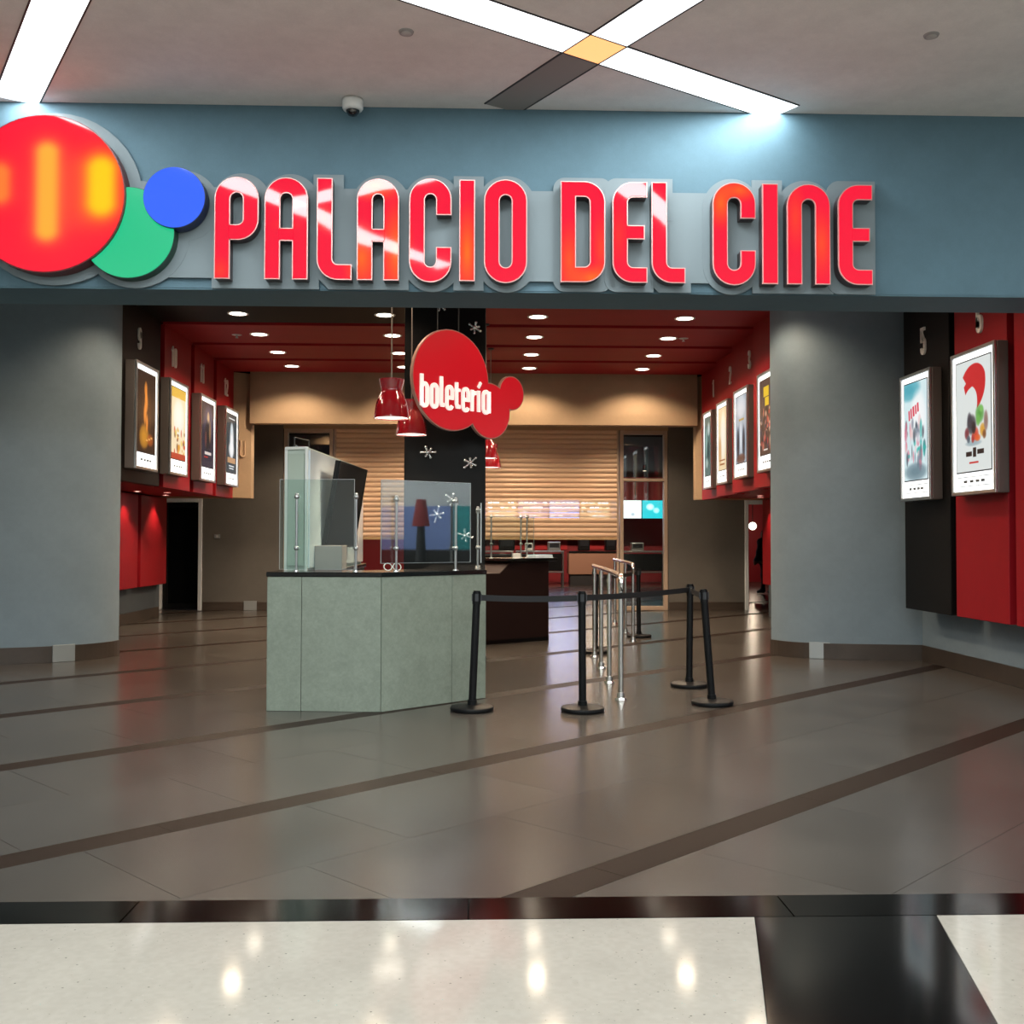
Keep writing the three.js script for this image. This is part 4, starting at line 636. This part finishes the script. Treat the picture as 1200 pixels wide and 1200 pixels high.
{ // the food hall
  struct('wall_food_hall', bx(-7.2, 10.5, -0.2, 4, -36.3, -36), std(0x8c1420, 0.55));
  struct('ceiling_food_hall', bx(-7.2, 10.5, 3.6, 3.9, -36.3, -21.8), std(0x0d0b0b, 0.8));
  struct('wall_food_hall_right', bx(10.2, 10.5, -0.2, 3.9, -36, -21.8), std(0x5a2026, 0.7));
  struct('floor_food_hall', bx(7.1, 10.5, -0.2, -0.001, -36, -21.5), M.tiles[1]);
  const menu = ['white', 'pale lilac', 'cream', 'white', 'blue-white', 'cream', 'white', 'teal'];
  const words = ['far left', 'second from left', 'third from left', 'fourth from left', 'fourth from right', 'third from right', 'seen white in right window', 'seen teal in right window'];
  for (let i = 0; i < 8; i++) {
    const x = -1.25 + i * 1.0, g = thing('menu_screen', `lit menu board behind the shutter, ${words[i]}`, 'menu screen', [x, 2.12, -33.6], 0, 'menu boards over the food counter');
    const c = document.createElement('canvas'); c.width = 128; c.height = 72; const q = c.getContext('2d'); q.fillStyle = ['#7d7890', '#8f86ae', '#8a7860', '#847c92', '#7e8ec0', '#87765c', '#f4f6fa', '#19b4c0'][i]; q.fillRect(0, 0, 128, 72);
    if (i < 6) for (let r = 0; r < 4; r++) { let p = 6; while (p < 118) { const wdt = 5 + rnd() * 22; q.fillStyle = rnd() < 0.72 ? '#ffffff' : '#e9d8b0'; if (rnd() < 0.8) q.fillRect(p, 8 + r * 17, Math.min(wdt, 122 - p), 7); p += wdt + 5; } }
    else if (i === 6) { soft(q, 30, 56, 10, 8, '#a8b0bc', 0.8); soft(q, 92, 56, 10, 8, '#8fa0b0', 0.8); q.fillStyle = '#c4ccd8'; q.fillRect(62, 0, 3, 72); } else { soft(q, 34, 26, 20, 16, '#d4f4f6', 1); soft(q, 60, 40, 16, 14, '#aeeaf0', 1); }
    const t = new THREE.CanvasTexture(c); t.colorSpace = THREE.SRGBColorSpace;
    obj('case', rbx(-0.495, 0.495, 0, 0.6, -0.06, 0, 0.01), M.blackPlastic, g); for (const q of [-0.3, 0.3]) obj('hanger', rod([q, 0.59, -0.03], [q, 1.48, -0.03], 0.012), M.darkGray, g); const p = new THREE.PlaneGeometry(0.97, 0.575); p.translate(0, 0.3, 0.002); obj('picture', p, std(0x111111, 0.4, { emissive: 0xffffff, emissiveMap: t, emissiveIntensity: i < 6 ? 14 : 1.5 }), g);
    areaLight('menu_glow', 0.95, 0.02, 0xe6e4ff, 6, [x, 2.115, -33.58], [x, 1.0, -31]);
  }
  const counter = (x, w, wood, label) => { const g = thing('food_counter', label, 'counter', [x, 0, -33], 0, 'food hall counters');
    if (wood) { obj('cabinet', rbx(-w / 2, w / 2, 0.35, 1.02, -0.7, 0, 0.01), std(0x9a7560, 0.5), g); obj('plinth', bx(-w / 2 + 0.05, w / 2 - 0.05, 0.001, 0.35, -0.65, -0.05), M.darkGray, g); obj('worktop', rbx(-w / 2, w / 2, 1.02, 1.08, -0.72, 0.02, 0.008), M.counterTop, g); }
    else { for (const sx of [-1, 1]) for (const z of [-0.03, -0.65]) obj('leg', rod([sx * (w / 2 - 0.03), 0.001, z], [sx * (w / 2 - 0.03), 1.04, z], 0.024), M.steel, g); obj('shelf', rbx(-w / 2, w / 2, 0.4, 0.44, -0.68, 0, 0.006), M.steel, g); obj('black_front', bx(-w / 2 + 0.06, w / 2 - 0.06, 0.46, 1.0, -0.08, -0.05), M.blackPlastic, g); obj('worktop', rbx(-w / 2, w / 2, 1.04, 1.09, -0.7, 0.02, 0.008), M.steel, g); } };
  counter(0.35, 1.5, false, 'steel food counter with black front left of the wooden cabinet');
  counter(1.95, 1.5, false, 'steel food counter with black front behind the rear counter');
  counter(3.6, 1.5, true, 'wooden cabinet unit in the food hall under shutter'); counter(5.2, 1.5, false, 'steel food counter with black front seen through right window');
  const equip = (x, w, h, m, label, cat) => { const g = thing('counter_machine', label, cat, [x, 1.095, -33.35], 0, 'machines on the food counters'); obj('body', rbx(-w / 2, w / 2, 0, h, -0.2, 0.2, 0.03), m, g); obj('display', rbx(-w * 0.38, w * 0.38, h * 0.35, h * 0.85, 0.2, 0.215, 0.006), std(0x26282c, 0.2), g); obj('foot', bx(-w * 0.4, w * 0.4, -0.004, 0, -0.15, 0.15), M.darkGray, g); };
  equip(3.35, 0.36, 0.4, M.blackPlastic, 'black till monitor above the wooden cabinet', 'till'); equip(4.2, 0.34, 0.4, M.blackPlastic, 'black till monitor beside the right window frame', 'till'); equip(0.9, 0.5, 0.4, M.blackPlastic, 'dark machine on the left steel food counter', 'machine'); equip(1.6, 0.24, 0.24, M.white, 'small pale box with red print on the food counter', 'box'); equip(2.4, 0.4, 0.28, M.steel, 'steel machine on middle food counter', 'machine'); equip(5.05, 0.4, 0.26, M.steel, 'round steel warmer seen through right window', 'machine');
  for (const [x, l] of [[1.1, 'red lit poster panel behind the food counter, left'], [2.5, 'red lit poster panel behind the food counter, middle'], [4.0, 'red lit poster panel behind the food counter, right']]) { const g = thing('wall_poster', l, 'poster', [x, 1.1, -35.99], 0, 'red panels behind the food counter'); obj('print', rbx(-0.55, 0.55, 0, 0.8, 0, 0.03, 0.004), std(0xc01c24, 0.4), g); }
  for (const x of [-2, 1.5, 4.8, 8.2]) { const g = thing('track_spot', `ceiling spotlight in the dark food hall, ${{ '-2': 'far left', '1.5': 'behind the shutter middle', '4.8': 'behind the right window', '8.2': 'beyond the right doorway' }[x]}`, 'spotlight', [x, 3.6, -30.2], 0, 'food hall spotlights'); obj('can', cyl(0.06, 0.06, 0.16, 0, -0.16, 0), M.darkGray, g); obj('lamp_glow', cyl(0.05, 0.05, 0.004, 0, -0.164, 0), glow(0xffe6c8, 2.5), g); spot(0xffdcc0, x > 8 ? 3 : 40, [x, 3.42, -30.2], [x, 0.9, -34], 0.9, 0.6); }
  { const g = thing('globe_lamp', 'round white lamp glowing beyond the right doorway', 'lamp', [9.0, 1.9, -34.2]); obj('globe', sph(0.13, 0, 0, 0, 16), glow(0xfff0da, 3), g); obj('stem', rod([0, 0.12, 0], [0, 1.7, 0], 0.012), M.darkGray, g); const l = new THREE.PointLight(0xffe8cc, 1.5); l.position.set(9.0, 1.9, -34.2); l.castShadow = true; scene.add(l); }
}
// person beyond the right doorway
{
  const N = 56, mc = new MarchingCubes(N, new THREE.MeshBasicMaterial(), false, false, 60000); mc.isolation = 0;
  const J = { hipL: [-0.1, 0.92, 0], kneeL: [-0.11, 0.5, 0.03], ankL: [-0.11, 0.09, 0], toeL: [-0.12, 0.045, -0.17], hipR: [0.1, 0.92, 0], kneeR: [0.13, 0.5, -0.02], ankR: [0.16, 0.09, 0.06], toeR: [0.2, 0.045, -0.1], pel: [0, 0.98, 0], chest: [0, 1.32, 0], neck: [0, 1.47, 0], head: [0, 1.6, -0.02], crown: [0, 1.66, 0], shL: [-0.19, 1.4, 0], elL: [-0.27, 1.13, 0.02], wrL: [-0.24, 0.9, -0.12], haL: [-0.23, 0.8, -0.17], shR: [0.19, 1.4, 0], elR: [0.26, 1.14, 0.02], wrR: [0.25, 0.9, -0.06], haR: [0.25, 0.8, -0.08] };
  const bones = [['hipL', 'kneeL', 0.088, 0.06], ['kneeL', 'ankL', 0.06, 0.045], ['ankL', 'toeL', 0.05, 0.04], ['hipR', 'kneeR', 0.088, 0.06], ['kneeR', 'ankR', 0.06, 0.045], ['ankR', 'toeR', 0.05, 0.04], ['pel', 'chest', 0.14, 0.16], ['hipL', 'hipR', 0.1, 0.1], ['chest', 'neck', 0.12, 0.06], ['neck', 'head', 0.058, 0.09], ['head', 'crown', 0.095, 0.09], ['shL', 'shR', 0.075, 0.075], ['shL', 'elL', 0.062, 0.05], ['elL', 'wrL', 0.05, 0.037], ['wrL', 'haL', 0.04, 0.034], ['shR', 'elR', 0.062, 0.05], ['elR', 'wrR', 0.05, 0.037], ['wrR', 'haR', 0.04, 0.034]].map(([a, b, r, q]) => [J[a], J[b], r, q]);
  const S = 0.95;                                                        // half size of the grid cube
  for (let k = 0; k < N; k++) for (let j = 0; j < N; j++) for (let i = 0; i < N; i++) {
    const p = [(i - N / 2) / (N / 2) * S, (j - N / 2) / (N / 2) * S + 0.9, (k - N / 2) / (N / 2) * S]; let acc = 0;
    for (const [a, b, r, q] of bones) { const ab = [b[0] - a[0], b[1] - a[1], b[2] - a[2]], ap = [p[0] - a[0], p[1] - a[1], p[2] - a[2]], t = Math.max(0, Math.min(1, (ab[0] * ap[0] + ab[1] * ap[1] + ab[2] * ap[2]) / (ab[0] ** 2 + ab[1] ** 2 + ab[2] ** 2))); acc += Math.exp(-28 * (Math.hypot(ap[0] - ab[0] * t, ap[1] - ab[1] * t, ap[2] - ab[2] * t) - (r + (q - r) * t))); }
    mc.field[i + j * N + k * N * N] = Math.log(acc + 1e-20) / 28;
  }
  mc.update();
  const n = mc.count, pos = new Float32Array(n * 3), nor = mc.normalArray.slice(0, n * 3), col = new Float32Array(n * 3);
  for (let i = 0; i < n; i++) { const x = mc.positionArray[3 * i] * S, y = mc.positionArray[3 * i + 1] * S + 0.9, z = mc.positionArray[3 * i + 2] * S; pos.set([x, y, z], 3 * i); const skin = (y > 1.49 && z < -0.02 && y < 1.66) || (y < 0.87 && Math.abs(x) > 0.2 && y > 0.7), hair = y > 1.49; col.set(skin ? [0.35, 0.2, 0.13] : hair ? [0.015, 0.012, 0.01] : y > 0.95 ? [0.012, 0.013, 0.018] : y > 0.1 ? [0.02, 0.02, 0.026] : [0.01, 0.01, 0.01], 3 * i); }
  const g = new THREE.BufferGeometry(); g.setAttribute('position', new THREE.BufferAttribute(pos, 3)); g.setAttribute('normal', new THREE.BufferAttribute(nor, 3)); g.setAttribute('color', new THREE.BufferAttribute(col, 3));
  const p = obj('person', g, new THREE.MeshStandardMaterial({ vertexColors: true, roughness: 0.8 })); p.position.set(7.72, 0, -28); p.rotation.y = 0.5;
  tag(p, 'person in dark clothes standing beyond the open right doorway', 'person');
}
// totem lamp out in the mall, mirrored in the ticket screen
{
  const g = thing('totem_lamp', 'tall red-shaded totem lamp mirrored in the ticket screen', 'lamp', [11.2, 0, -4.2]);
  obj('shade', lathe([[0.19, 1.72], [0.1, 2.28], [0.001, 2.28]], 32), std(0x9a2a2c, 0.6), g);
  obj('stem', lathe([[0.17, 0.001], [0.16, 0.05], [0.12, 0.9], [0.08, 1.74]], 28), M.darkGray, g);
}
renderer.render(scene, camera);
